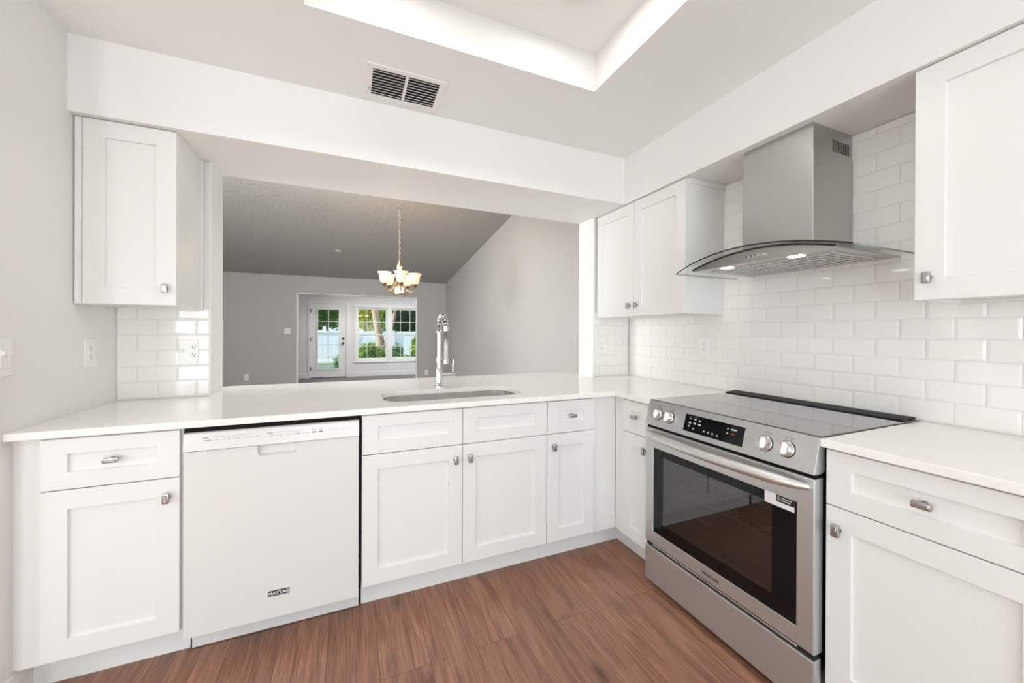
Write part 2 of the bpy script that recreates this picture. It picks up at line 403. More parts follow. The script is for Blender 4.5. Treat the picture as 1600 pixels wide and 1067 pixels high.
# soffits
g = G(); g.box(XL, XR, 2.061, YB, ZS, ZCE); struct('wall_soffit_back', g, 'soffit_paint', 'white header boxed in above the pass-through')
g = G(); g.box(1.694, XR, -2.45, 2.061, ZS, ZCE); struct('wall_soffit_right', g, 'soffit_paint', 'white soffit above the hood and wall cabinets')
# ceiling with a raised tray
TX0, TX1, TY0, TY1, TZ = -.158, 1.085, -.95, 1.545, 2.597
g = G()
wall_holes(g, 'x', XL, XR, -2.45, YB, ZCE, ZCE+.004, [(TX0, TX1, TY0, TY1)])
for v in g.bm.verts: v.co = Vector((v.co.x, v.co.z, v.co.y))
struct('ceiling', g, 'ceiling_paint', 'textured white kitchen ceiling')
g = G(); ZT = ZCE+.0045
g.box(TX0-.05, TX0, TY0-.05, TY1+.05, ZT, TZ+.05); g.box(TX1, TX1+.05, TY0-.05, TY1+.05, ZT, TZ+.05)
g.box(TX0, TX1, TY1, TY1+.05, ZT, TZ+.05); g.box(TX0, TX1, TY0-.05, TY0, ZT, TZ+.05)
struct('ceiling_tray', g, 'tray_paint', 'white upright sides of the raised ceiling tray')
struct('ceiling_tray_top', G().box(TX0, TX1, TY0, TY1, TZ, TZ+.05), 'ceiling_paint', 'flat top of the raised ceiling tray')
# baseboard of the left wall, running into the toe kick
g = G(); g.prism([(XL, 0), (XL+.014, 0), (XL+.014, .075), (XL+.008, .10), (XL, .105)], 'y', 1.72, 2.2)
struct('baseboard_left', g, 'trim_white', 'white baseboard along the left wall')

# windows behind and beside the viewer
def glazing(name, label, axis, a0, a1, z0, z1, d, cols, rows, fr=.06, mull=.02, t=.04):
    o = G()
    def bx(p, q, r, s, dd):
        if axis == 'x': o.box(p, q, d-dd, d+dd, r, s, .003, 1)
        else: o.box(d-dd, d+dd, p, q, r, s, .003, 1)
    bx(a0, a1, z0, z0+fr, t/2); bx(a0, a1, z1-fr, z1, t/2); bx(a0, a0+fr, z0+fr, z1-fr, t/2); bx(a1-fr, a1, z0+fr, z1-fr, t/2)
    for i in range(1, cols): x = a0+fr+(a1-a0-2*fr)*i/cols; bx(x-mull/2, x+mull/2, z0+fr, z1-fr, t/3)
    for j in range(1, rows): z = z0+fr+(z1-z0-2*fr)*j/rows; bx(a0+fr, a1-fr, z-mull/2, z+mull/2, t/3)
    f = struct(name, o, 'trim_white', label)
    p = G()
    if axis == 'x': p.box(a0+fr, a1-fr, d-.003, d+.003, z0+fr, z1-fr)
    else: p.box(d-.003, d+.003, a0+fr, a1-fr, z0+fr, z1-fr)
    build('pane', p, 'window_glass', f)
    return f
glazing('window_3', 'tall window of the breakfast nook', 'x', -2.66, -1.90, .15, 1.98, -2.51, 2, 4, .055, .03)
glazing('window_5', 'added unseen side window of the breakfast nook', 'y', -1.75, .75, .85, 2.2, -3.36, 3, 1, .06, .05)  # unseen, added as an opening for the nook side fill
glazing('window_4', 'added unseen sliding door behind the viewer', 'x', -.9, 1.5, 0, 2.1, -2.51, 2, 1, .08, .09)  # unseen, added as an opening for the rear fill

# ------------------------------------------------------------------ subway tiles
TP, TH, TZ0 = .152, .0776, .9180
def tiles(name, label, axis, a_lo, a_hi, z_lo, z_hi, face, joint_even, joint_odd, holes=(), sgn=-1):
    """bevelled subway tiles; face = coordinate of the tile faces, wall is TILE further (sgn*-1)"""
    g = G(); gr = .0011; bev = .0085; rise = .0012
    def P(a, z, n):   # n: height above the bevel foot
        d = face - sgn*(rise-n)
        return (a, d, z) if axis == 'x' else (d, a, z)
    k = 0
    k0 = int(math.floor((z_lo-TZ0)/TH))
    for k in range(k0, 40):
        z0, z1 = TZ0+k*TH, TZ0+(k+1)*TH
        if z0 >= z_hi-.002: break
        jo = joint_even if k % 2 == 0 else joint_odd
        n0 = int(math.floor((a_lo-jo)/TP)) - 1
        for i in range(n0, n0+80):
            p, q = jo+i*TP, jo+(i+1)*TP
            if q <= a_lo+.004 or p >= a_hi-.004: continue
            p2, q2, r2, s2 = max(p, a_lo), min(q, a_hi), max(z0, z_lo), min(z1, z_hi)
            if s2-r2 < .006 or q2-p2 < .006: continue
            if any(h[0] < (p2+q2)/2 < h[1] and h[2] < (r2+s2)/2 < h[3] for h in holes): continue
            p2 += gr; q2 -= gr; r2 += gr; s2 -= gr
            bl = bev if p2-gr == p else .002; brr = bev if q2+gr == q else .002
            bb = bev if r2-gr == z0 else .002; bt = bev if s2+gr == z1 else .002
            if bl+brr > q2-p2-.002: bl = brr = (q2-p2)*.3
            if bb+bt > s2-r2-.002: bb = bt = (s2-r2)*.3
            A = [(p2, r2), (q2, r2), (q2, s2), (p2, s2)]; B = [(p2+bl, r2+bb), (q2-brr, r2+bb), (q2-brr, s2-bt), (p2+bl, s2-bt)]
            vs = [P(a, z, -.006) for a, z in A] + [P(a, z, 0) for a, z in A] + [P(a, z, rise) for a, z in B]
            fs = [(8, 9, 10, 11)]
            for b0 in (0, 4):
                for j in range(4): fs.append((b0+j, b0+(j+1) % 4, b0+4+(j+1) % 4, b0+4+j))
            g.poly(vs, fs)
    o = struct(name, g, 'tile_glaze', label)
    h = G(); dd = face - sgn*(rise+.0022); de = face - sgn*TILE
    if axis == 'x': h.box(a_lo, a_hi, dd, de, z_lo, z_hi)
    else: h.box(dd, de, a_lo, a_hi, z_lo, z_hi)
    build('grout_bed', h, 'grout', o)
    return o
tiles('wall_tile_right', 'white bevelled subway tile behind the range', 'y', .25, 2.3985, ZC+.0005, ZS-.001, 2.0194, .7928, .7172)
tiles('wall_tile_back', 'white subway tile beside the pass-through by the corner', 'x', OX1+.002, 2.0194, ZC+.0005, 1.40, 2.3985, 1.735, 1.811)
tiles('wall_tile_left', 'white subway tile patch below the left wall cabinet', 'x', XL+.001, OX0-.002, ZC+.0005, 1.362, 2.3985, -.8768, -.9526)
# jamb linings of the opening
for nm, x0, x1 in (('trim_1', OX0-.001, OX0+.006), ('trim_2', OX1-.006, OX1+.001)):
    struct(nm, G().box(x0, x1, 2.392, YFAR+.008, ZC, ZS), 'soffit_paint', 'painted jamb of the pass-through')

# ------------------------------------------------------------------ cabinets
def mapper(run):
    if run == 'back': return lambda a, z, n, face: (a, face-n, z)
    return lambda a, z, n, face: (face-n, a, z)
def shaker(run, face, a0, a1, z0, z1, wa=.0665, wz0=.066, wz1=.066, depth=.010, th=.0195):
    g = G(); mp = mapper(run)
    def ring(ia, iz0, iz1, n): return [mp(a0+ia, z0+iz0, n, face), mp(a1-ia, z0+iz0, n, face), mp(a1-ia, z1-iz1, n, face), mp(a0+ia, z1-iz1, n, face)]
    e = .0014
    g.rings(ring, [(0, 0, 0, -th), (0, 0, 0, -e), (e*.4, e*.4, e*.4, -e*.35), (e, e, e, 0), (wa-.0006, wz0-.0006, wz1-.0006, 0), (wa, wz0, wz1, -.0008), (wa+.0012, wz0+.0012, wz1+.0012, -depth)])
    return g
def knob_g(run, face, a, z, w=.019, h=.037, post_r=.006, out=.026):
    g = G(); mp = mapper(run); p = Vector(mp(a, z, -.001, face)); q = Vector(mp(a, z, out-.007, face))
    g.cyl(p, q, post_r, n=14); g.cyl(p, Vector(mp(a, z, .003, face)), post_r*1.5, n=14)
    A = mp(a-w/2, z-h/2, out-.013, face); B = mp(a+w/2, z+h/2, out, face)
    g.box(A[0], B[0], A[1], B[1], A[2], B[2], .0018, 2)
    A = mp(a-w/2+.004, z-h/2+.004, out-.001, face); B = mp(a+w/2-.004, z+h/2-.004, out+.0015, face)
    g.box(A[0], B[0], A[1], B[1], A[2], B[2], .0012, 1)
    return g
def body_g(run, face, a0, a1, z0, z1, back, stile=.04):
    """open-topped carcass: sides, bottom, back and a face frame 2 cm behind the door faces"""
    g = G(); f = face+.0205; th = .016
    def bx(p, q, r, s, u, v):
        if run == 'back': g.box(p, q, r, s, u, v, .0006, 1)
        else: g.box(r, s, p, q, u, v, .0006, 1)
    bx(a0, a0+th, f+.018, back, z0, z1); bx(a1-th, a1, f+.018, back, z0, z1)
    bx(a0+th, a1-th, f+.018, back, z0, z0+th); bx(a0+th, a1-th, back-.006, back, z0+th, z1)
    bx(a0+stile, a1-.04, f, f+.018, z1-.035, z1); bx(a0+stile, a1-.04, f, f+.018, z0, z0+.035); bx(a0+stile, a1-.04, f, f+.0178, .690, .722)
    bx(a0, a0+stile, f, f+.018, z0, z1); bx(a1-.04, a1, f, f+.018, z0, z1)
    if a1-a0 > .8: m = (a0+a1)/2; bx(m-.02, m+.02, f, f+.018, z0+th, z1-.035)
    return g
DZ0, DZ1, WZ0, WZ1 = .1294, .7038, .7072, .8790
def base_cabinet(label, run, b0, b1, fronts, back, toe_ext=(0, 0), stile=.04):
    """fronts: list of (a0, a1, kind, knob_side) with kind 'both' (drawer over door) or 'false' (blind panel over door)"""
    face = YD if run == 'back' else XD
    loc = ((b0+b1)/2, face+.3, 0) if run == 'back' else (face+.3, (b0+b1)/2, 0)
    t = thing('base_cabinet', label, 'cabinet', loc)
    build('body', body_g(run, face, b0, b1, .115, ZCB-.001, back, stile), 'cabinet_white', t)
    k = G()
    if run == 'back': k.box(b0+toe_ext[0], b1+toe_ext[1], YD+.0912, YD+.108, 0, .1152)
    else: k.box(XD+.0912, XD+.108, b0+toe_ext[0], b1+toe_ext[1], 0, .1152)
    build('toe_kick', k, 'cabinet_white', t)
    for a0, a1, kind, side in fronts:
        d = build('door', shaker(run, face, a0, a1, DZ0, DZ1), 'cabinet_white', t)
        ka = a1-.034 if side == 'hi' else a0+.034
        tag(build('knob', knob_g(run, face, ka, DZ1-.066), 'nickel', d, True), 'small brushed nickel knob')
        if kind == 'both':
            w = build('drawer', shaker(run, face, a0, a1, WZ0, WZ1, .0665, .057, .052), 'cabinet_white', t)
            tag(build('pull', knob_g(run, face, (a0+a1)/2, .797, .040, .017), 'nickel', w, True), 'small brushed nickel bar pull')
        else:
            build('false_drawer_front', shaker(run, face, a0, a1, WZ0, WZ1, .0665, .057, .052), 'cabinet_white', t)
    return t
t = base_cabinet('white base cabinet between dishwasher and plain wall, drawer over one door', 'back', -1.020, -.5795, [(-.9535, -.5843, 'both', 'hi')], 2.39, (.0, 0), .09)
build('scribe_strip', G().box(XL+.0005, -1.0205, YD+.026, YD+.06, .115, ZCB-.001), 'cabinet_inside', t)
build('side_return', G().box(XL+.0145, -1.0205+.012, YD+.105, 2.0, 0, .114), 'cabinet_inside', t)
base_cabinet('wide white sink base cabinet with two doors and blank drawer fronts', 'back', .0445, .9575, [(.0458, .4961, 'false', 'hi'), (.4993, .9560, 'false', 'lo')], 2.39)
t = base_cabinet('narrow white base cabinet between sink cabinet and corner', 'back', .9585, 1.2575, [(.9612, 1.2556, 'both', 'lo')], 2.39)
build('corner_filler', G().box(1.2577, XD+.020, YD+.0205, YD+.045, .115, ZCB-.001, .001, 1), 'cabinet_white', t)
build('corner_toe_kick', G().box(1.2577, XD+.105, YD+.0912, YD+.108, 0, .1152), 'cabinet_white', t)
t = base_cabinet('slim white cabinet squeezed between the inner corner and the range', 'right', 1.4935, 1.7110, [(1.4945, 1.7095, 'both', 'lo')], XR-.002, (0, .155))
build('corner_filler', G().box(XD+.0205, XD+.045, 1.7112, YD+.020, .115, ZCB-.001, .001, 1), 'cabinet_white', t)
base_cabinet('wide drawer white base cabinet under the short worktop beside the range', 'right', .268, .7235, [(.2695, .7222, 'both', 'hi')], XR-.002)
def wall_cabinet(label, run, face, b0, b1, z0, z1, doors, back, soff=0):
    loc = ((b0+b1)/2, face+.15, z0) if run == 'back' else (face+.15, (b0+b1)/2, z0)
    t = thing('wall_cabinet', label, 'cabinet', loc)
    f = face+.0205; g = G(); th = .016; lip = .013
    def bx(p, q, r, s, u, v):
        if run == 'back': g.box(p, q, r, s, u, v, .0008, 1)
        else: g.box(r, s, p, q, u, v, .0008, 1)
    bx(b0, b0+th, f, back, z0, z1); bx(b1-th, b1, f, back, z0, z1); bx(b0+th, b1-th, f, back, z1-th, z1)
    bx(b0+th, b1-th, f+.018, back, z0+lip, z0+lip+th); bx(b0+th, b1-th, f, f+.018, z0, z0+.045); bx(b0+th, b1-th, f, f+.018, z1-.04, z1-th)
    bx(b0+th, b1-th, back-.008, back, z0+lip+th, z1-th); bx(b0+th, b1-th, back-.018, back, z0, z0+lip)
    build('body', g, 'cabinet_white', t)
    for a0, a1, side in doors:
        d = build('door', shaker(run, face, a0, a1, z0+.001, z1-.004, .069, .069, .069), 'cabinet_white', t)
        ka = a1-.034 if side == 'hi' else a0+.034
        tag(build('knob', knob_g(run, face, ka, z0+.072), 'nickel', d, True), 'small brushed nickel knob')
    return t
t = wall_cabinet('white single door wall cabinet above the tile patch with double plate', 'back', 2.0895, -1.0025, -.7005, 1.3565, ZS-.0005, [(-1.0012, -.7012, 'hi')], 2.4085)
build('scribe_strip', G().box(XL+.0055, -1.0050, 2.0925, 2.4085, 1.3565, ZS-.003, .001, 1), 'cabinet_white', t)
build('edge_moulding', G().box(-.7003, -.6925, 2.380, 2.3975, 1.3565, ZS-.001, .001, 1), 'cabinet_white', t)
t = wall_cabinet('white two door wall cabinet in the corner beside the hood', 'right', 1.7113, 1.5690, 2.3965, 1.3565, ZS-.0005, [(1.5700, 1.9895, 'hi'), (1.9930, 2.3950, 'lo')], 2.0185)
build('edge_moulding', G().box(1.7325, 2.0175, 1.5605, 1.5688, 2.086, ZS-.001, .001, 1), 'cabinet_white', t)
wall_cabinet('white single door wall cabinet above the short worktop beside the hood', 'right', 1.7113, .182, .6365, 1.3565, ZS-.0005, [(.1832, .6355, 'hi')], 2.0185)

# ------------------------------------------------------------------ worktops and sink
SX0, SX1, SY0, SY1, SR = .149, .886, 1.876, 2.216, .105
def rrect(x0, x1, y0, y1, r, n=10):
    pts = []
    for cx, cy, a in ((x1-r, y1-r, 0), (x0+r, y1-r, 90), (x0+r, y0+r, 180), (x1-r, y0+r, 270)):
        for k in range(n+1):
            t = math.radians(a+90*k/n); pts.append((cx+r*math.cos(t), cy+r*math.sin(t)))
    return pts
def worktop_main():
    yf, xf = YD-.0194, XD-.0194
    bm = bmesh.new()
    out = [(XL+.001, yf), (xf, yf), (xf, 1.4885), (2.0300, 1.4885), (2.0300, 2.4090), (OX1+.0, 2.4090), (OX1, 2.565)]
    out = [(XL+.001, yf), (xf, yf), (xf, 1.4885), (2.0300, 1.4885), (2.0300, 2.4090), (OX1, 2.4090), (OX1, 2.5815)]
    # rounded bar edge on the dining side
    r = .16; bx1, bx0, by = 1.80, -.80, 2.800
    out += [(bx1, 2.5815)]
    for k in range(9): a = math.radians(90*k/8); out.append((bx1-r+r*math.cos(a), by-r+r*math.sin(a)))
    for k in range(9): a = math.radians(90+90*k/8); out.append((bx0+r+r*math.cos(a), by-r+r*math.sin(a)))
    out += [(bx0, 2.5815), (OX0, 2.5815), (OX0, 2.4090), (XL+.001, 2.4090)]
    hole = rrect(SX0, SX1, SY0, SY1, SR)
    def loop(pts, z): 
        v = [bm.verts.new((x, y, z)) for x, y in pts]
        return v, [bm.edges.new((v[i], v[(i+1) % len(v)])) for i in range(len(v))]
    for z in (ZC, ZCB):
        vo, eo = loop(out, z); vh, eh = loop(hole, z)
        bmesh.ops.triangle_fill(bm, use_beauty=True, use_dissolve=False, edges=eo+eh)
        if z == ZC: top = (vo, vh)
        else: bot = (vo, vh)
    for a, b in zip(top, bot):
        n = len(a)
        for i in range(n): bm.faces.new((a[i], a[(i+1) % n], b[(i+1) % n], b[i]))
    g = G(); g.bm.free(); g.bm = bm
    o = build('worktop', g, 'quartz')
    md = o.modifiers.new('edge', 'BEVEL'); md.width = .0025; md.segments = 2; md.limit_method = 'ANGLE'; md.angle_limit = math.radians(50)
    return tag(o, 'long white quartz worktop with sink cutout and overhanging bar edge', 'worktop')
worktop_main()
g = G(); g.box(XD-.0194, 2.0300, .250, .7300, ZCB, ZC, .0025, 2)
tag(build('worktop', g, 'quartz'), 'short white quartz worktop on the wide drawer cabinet beside the range', 'worktop')
t = thing('sink', 'stainless undermount sink set below the quartz worktop', 'sink', ((SX0+SX1)/2, (SY0+SY1)/2, .68))
g = G()
def sring(inset, z, r): return [(x, y, z) for x, y in rrect(SX0+inset, SX1-inset, SY0+inset, SY1-inset, r)]
g.rings(sring, [(-.02, ZCB-.0005, SR+.02), (-.004, ZCB-.0005, SR), (-.004, ZCB-.004, SR), (.0, .74, SR-.005), (.008, .715, SR-.02), (.03, .70, SR-.04), (.06, .695, .05)], cap0=False)
build('bowl', g, 'steel_sink', t, True, fix=True)
build('drain', G().lathe([(0, .004), (.02, .004), (.03, .006), (.045, .005), (.047, .0005)], (.52, 2.05, .695)), 'chrome', t, True)

# ------------------------------------------------------------------ faucet
fx, fy = .497, 2.314
t = thing('kitchen_faucet', 'tall chrome spring-neck faucet standing behind the sink', 'faucet', (fx, fy, ZC))
build('base', G().lathe([(0, 0), (.027, 0), (.027, .006), (.0195, .010), (.0195, .112), (.0165, .118), (.0135, .120), (.0135, .155), (.0165, .157), (.0165, .172), (.0125, .174), (.0125, .325), (.015, .327), (.015, .333), (0, .333)], (fx, fy, ZC), 24), 'faucet_metal', t, True)
arc = []
for k in range(41):
    a = PI*k/40; R_ = .085
    arc.append(Vector((fx, fy-R_+R_*math.cos(a), 1.268+.074*math.sin(a))))
def along(pts, s):
    L = [0]
    for a, b in zip(pts, pts[1:]): L.append(L[-1]+(b-a).length)
    s *= L[-1]
    for i in range(len(pts)-1):
        if s <= L[i+1]+1e-9:
            u = (s-L[i])/(L[i+1]-L[i]); return pts[i].lerp(pts[i+1], u), (pts[i+1]-pts[i]).normalized()
    return pts[-1], (pts[-1]-pts[-2]).normalized()
path = [Vector((fx, fy, 1.240))] + arc + [Vector((fx, fy-.17, 1.262))]
coil = []; turns = 16
for k in range(turns*12+1):
    p, d = along(path, k/(turns*12)); x = Vector((1, 0, 0)); y = d.cross(x).normalized(); a = 2*PI*k/12
    coil.append(p + .0150*(math.cos(a)*x + math.sin(a)*y))
build('spring', G().tube(coil, .0036, 6), 'faucet_metal', t, True)
build('hose', G().tube(path + [Vector((fx, fy-.17, 1.20))], .0055, 10), 'hose_dark', t, True)
hy = fy-.17
build('spring_collar', G().cyl((fx, hy, 1.252), (fx, hy, 1.282), .0175), 'faucet_metal', t, True)
build('spray_head', G().lathe([(0, .145), (.007, .145), (.010, .134), (.0155, .126), (.0155, .018), (.018, .012), (.018, .002), (.014, 0), (0, 0)], (fx, hy, 1.064), 22), 'faucet_metal', t, True)
g = G(); g.cyl((fx, fy, 1.078), (fx, hy+.012, 1.078), .0055, n=12); g.cyl((fx, hy, 1.068), (fx, hy, 1.088), .021, n=22); g.cyl((fx, fy, 1.066), (fx, fy, 1.09), .0175, n=20)
build('holder_arm', g, 'faucet_metal', t, True)
g = G(); g.cyl((fx+.015, fy, .985), (fx+.098, fy, .985), .0150, n=18); g.tube([(fx+.086, fy, .985), (fx+.086, fy, 1.03), (fx+.090, fy, 1.078)], .0045, 10)
build('lever', g, 'faucet_metal', t, True)

# ------------------------------------------------------------------ dishwasher
t = thing('dishwasher', 'white built-in dishwasher under the worktop', 'dishwasher', (-.27, 2.0, 0))
DX0, DX1, DF = -.5715, .0330, 1.7655
g = G(); g.box(DX0-.005, DX1+.009, YD+.03, 2.39, .112, .884); g.box(DX0-.005, DX1+.009, YD+.10, 2.39, .02, .112); build('tub_housing', g, 'dark_gap', t)
g = G(); hx0, hx1, hz0, hz1 = -.337, -.203, .7525, .7955
# door panel with the recessed pocket handle
def slab_pocket():
    z0, z1 = .1030, .7960
    xs = [DX0+.002, hx0, hx1, DX1-.001]; 
    g.box(xs[0], xs[1], DF, DF+.03, z0, z1, .0015, 1); g.box(xs[2], xs[3], DF, DF+.03, z0, z1, .0015, 1)
    g.box(xs[1]-.002, xs[2]+.002, DF, DF+.03, z0, hz0, .0, 1)
slab_pocket()
g2 = G(); g2.box(DX0+.002, DX1-.001, DF+.006, DF+.03, .1030, .7960)
g = G()
def hole_outline(x0, x1, z0, z1, r, y, flip=False):
    pts = []
    for cx, cz, a in ((x1, z1, 0), (x0, z1, 90), (x0+r, z0+r, 180), (x1-r, z0+r, 270)):
        if a in (0, 90): pts.append((cx, y, cz))
        else:
            for k in range(7):
                tt = math.radians(a+90*k/6); pts.append((cx+r*math.cos(tt), y, cz+r*math.sin(tt)))
    return pts
def dw_door():
    bm = g.bm; z0, z1 = .1030, .7960
    o_ = [(DX1-.001, DF, z1), (DX0+.002, DF, z1), (DX0+.002, DF, z0), (DX1-.001, DF, z0)]
    ho = hole_outline(hx0, hx1, hz0, hz1, .016, DF)
    vo = [bm.verts.new(p) for p in o_]; vh = [bm.verts.new(p) for p in ho]
    eo = [bm.edges.new((vo[i], vo[(i+1) % 4])) for i in range(4)]; n = len(vh); eh = [bm.edges.new((vh[i], vh[(i+1) % n])) for i in range(n)]
    bmesh.ops.triangle_fill(bm, use_beauty=True, edges=eo+eh)
    vb = [bm.verts.new((p[0], DF+.03, p[2])) for p in o_]
    for i in range(4): bm.faces.new((vo[i], vo[(i+1) % 4], vb[(i+1) % 4], vb[i]))
    bm.faces.new(vb)
    cx, cz = (hx0+hx1)/2, (hz0+hz1)/2
    v1 = [bm.verts.new((cx+(p[0]-cx)*.97, DF+.018, cz+(p[2]-cz)*.8+ .003)) for p in ho]
    for i in range(n): bm.faces.new((vh[i], v1[i], v1[(i+1) % n], vh[(i+1) % n]))
    bm.faces.new(v1)
dw_door(); g2.bm.free()
d = build('door_panel', g, 'appliance_white', t, fix=True)
g = G(); g.prism([(DF-.006, .7985), (DF+.03, .7985), (DF+.03, .864), (DF+.008, .8655), (DF+.001, .8615)], 'x', DX0+.001, DX1, .0012)
cp = build('control_panel', g, 'appliance_white', t)
def on_cp(x, z): 
    u = (z-.7985)/(.8615-.7985); return (x, DF-.006+.007*u-.0004, z)
g = G()
def dash(x0, x1, z, h):
    y = on_cp(0, z)[1]; g.box(x0, x1, y-.0002, y+.0015, z-h/2, z+h/2)
random.seed(3)
xs = [-.512+i*.0325 for i in range(6)]
for i, x in enumerate(xs): dash(x, x+.003, .8345, .003); dash(x+.008, x+.008+(.017 if i == 0 else .013), .8345, .0032 if i == 0 else .0018)
dash(-.512, -.494, .8445, .003); dash(-.485, -.352, .8455, .0008)
tag(build('cycle_marking', g, 'grey_print', cp), 'tiny grey printed cycle names and dots'); g = G()
xs = [-.305+i*.0315 for i in range(5)]
for i, x in enumerate(xs): dash(x, x+.003, .8325, .003); dash(x+.008, x+.022, .8325, .0026 if i in (0, 3) else .0016)
dash(-.305, -.286, .843, .003); dash(-.281, -.19, .8435, .0008)
build('option_marking', g, 'grey_print', cp); g = G()
for x in (-.148, -.122): dash(x, x+.012, .8425, .0022); dash(x, x+.016, .832, .006)
build('start_marking', g, 'grey_print', cp); g = G()
for i in range(5): dash(-.082+i*.0155, -.079+i*.0155, .836, .0035)
tag(build('control_marking', g, 'grey_print', cp), 'tiny grey printed controls and indicator dots')
g = G(); g.box(DX0+.001, DX1+.002, YD+.078, YD+.09, .004, .112, .001, 1); build('toe_panel', g, 'appliance_white', t)
build('toe_clip', G().box(DX0+.008, DX0+.022, YD+.0765, YD+.079, .0865, .0925), 'black', t); build('toe_clip', G().box(DX1-.010, DX1-.001, YD+.0765, YD+.079, .080, .0875), 'black', t)
g = G(); g.box(-.3020, -.2270, DF-.0025, DF+.0005, .1900, .2110, .0008, 1); b_ = build('badge', g, 'dark_print', t)
lettering('badge_lettering', 'MAYTAG', .0175, 'white_print', b_, (-.2645, DF-.0027, .2006), (1, 0, 0), (0, 0, 1), bold=.0002)

# ------------------------------------------------------------------ range
t = thing('range', 'stainless slide-in electric range with glass oven door', 'range', (1.7, 1.11, 0))
RY0, RY1, RX = .7330, 1.4850, 1.3580
g = G(); g.box(1.405, 2.005, RY0+.012, RY0+.030, .03, .906); g.box(1.405, 2.005, RY1-.030, RY1-.012, .03, .906)
g.box(1.405, 2.005, RY0+.03, RY1-.03, .03, .20); g.box(1.405, 2.005, RY0+.03, RY1-.03, .80, .906); g.box(1.955, 2.005, RY0+.03, RY1-.03, .2, .8)
build('body', g, 'black', t)
g = G(); c0, c1 = RY0+.07, RY1-.07
g.box(1.43, 1.94, c0-.003, c0, .24, .74); g.box(1.43, 1.94, c1, c1+.003, .24, .74); g.box(1.43, 1.94, c0, c1, .237, .24); g.box(1.43, 1.94, c0, c1, .74, .743); g.box(1.94, 1.943, c0, c1, .24, .74)
build('oven_cavity', g, 'oven_enamel', t)
for z in (.592, .488):
    g = G(); g.tube([(1.445, c0+.004, z), (1.445, c1-.004, z), (1.93, c1-.004, z), (1.93, c0+.004, z)], .0042, 6, True)
    for k in range(1, 22): y = c0+(c1-c0)*k/22; g.tube([(1.446, y, z+.001), (1.93, y, z+.001)], .0016, 5)
    build('oven_rack', g, 'rack_wire', t, True)
# oven door: steel frame around the glass
gy0, gy1, gz0, gz1 = .7845, 1.4335, .2780, .6905
g = G(); d0, d1 = RY0, RY1; z0, z1 = .2195, .7815
def odoor(a, za, n): return [(RX-n, d0+a, z0+za), (RX-n, d1-a, z0+za), (RX-n, d1-a, z1-za), (RX-n, d0+a, z1-za)]
def owin(i, n): return [(RX-n, gy0+i, gz0+i), (RX-n, gy1-i, gz0+i), (RX-n, gy1-i, gz1-i), (RX-n, gy0+i, gz1-i)]
rows = [[g.bm.verts.new(p) for p in L_] for L_ in (odoor(0, 0, -.044), odoor(0, 0, -.003), odoor(.003, .003, 0), owin(0, 0), owin(.002, -.004))]
for a, b in zip(rows, rows[1:]):
    for i in range(4): g.bm.faces.new((a[i], a[(i+1) % 4], b[(i+1) % 4], b[i]))
od = build('oven_door', g, 'steel_brushed', t)
g = G(); wy0, wy1, wz0, wz1 = .867, 1.375, .335, .655
wall_holes(g, 'y', gy0+.0015, gy1-.0015, gz0+.0015, gz1-.0015, RX+.003, RX+.009, [(wy0, wy1, wz0, wz1)])
build('door_glass_border', g, 'black_gloss', od)
build('door_window', G().box(RX+.003, RX+.006, wy0, wy1, wz0, wz1), 'oven_glass', od)
# handle
hp = []; 
for k in range(33):
    u = k/32; y = RY1-.020+(RY0+.012-(RY1-.020))*u
    bow = math.sin(PI*u)**.55 if 0 < u < 1 else 0
    hp.append((RX-.006-.047*bow, y, .7560))
hr = [.011+.0085*min(1, math.sin(PI*k/32)*3) for k in range(33)]
build('oven_handle', G().tube(hp, hr, 16), 'steel_handle', od, True)
lettering('door_lettering', 'FRIGIDAIRE', .0155, 'dark_print', od, (RX-.0003, 1.111, .2475), (0, -1, 0), (0, 0, 1), bold=.0002)
# sticker on the glass
sx = RX+.0028
s_ = tag(build('energy_sticker', G().box(sx-.0004, sx, .7935, .8925, .6495, .6895), 'white_print', t), 'white and black paper sticker in window corner')
build('sticker_band', G().box(sx-.0007, sx-.0003, .7935, .8525, .6665, .6900), 'black', s_)
g = G(); 
g.box(sx-.001, sx-.0006, .8405, .8485, .6715, .6855); build('sticker_icon', g, 'grey_print', s_)
g = G()
for z, y0 in ((.6825, .803), (.6745, .805)):
    y = .836
    while y > y0: 
        w_ = random.uniform(.003, .007); g.box(sx-.001, sx-.0006, y-w_, y, z-.0016, z+.0016); y -= w_+.0014
build('sticker_text', g, 'white_print', s_)
# storage drawer
g = G(); g.box(RX, RX+.04, RY0, RY1, .0300, .1990, .003, 2)
build('storage_drawer', g, 'steel_brushed', t)
build('drawer_gap_rail', G().box(RX+.010, RX+.04, RY0+.004, RY1-.004, .199, .2195), 'black', t)
g = G(); g.box(RX+.002, RX+.012, RY0+.05, RY1-.05, .2095, .2155, .001, 1); build('drawer_lip', g, 'chrome', t)
for y in (RY0+.06, RY1-.06):
    for x in (1.42, 1.95): build('foot', G().cyl((x, y, 0), (x, y, .032), .018), 'black', t)
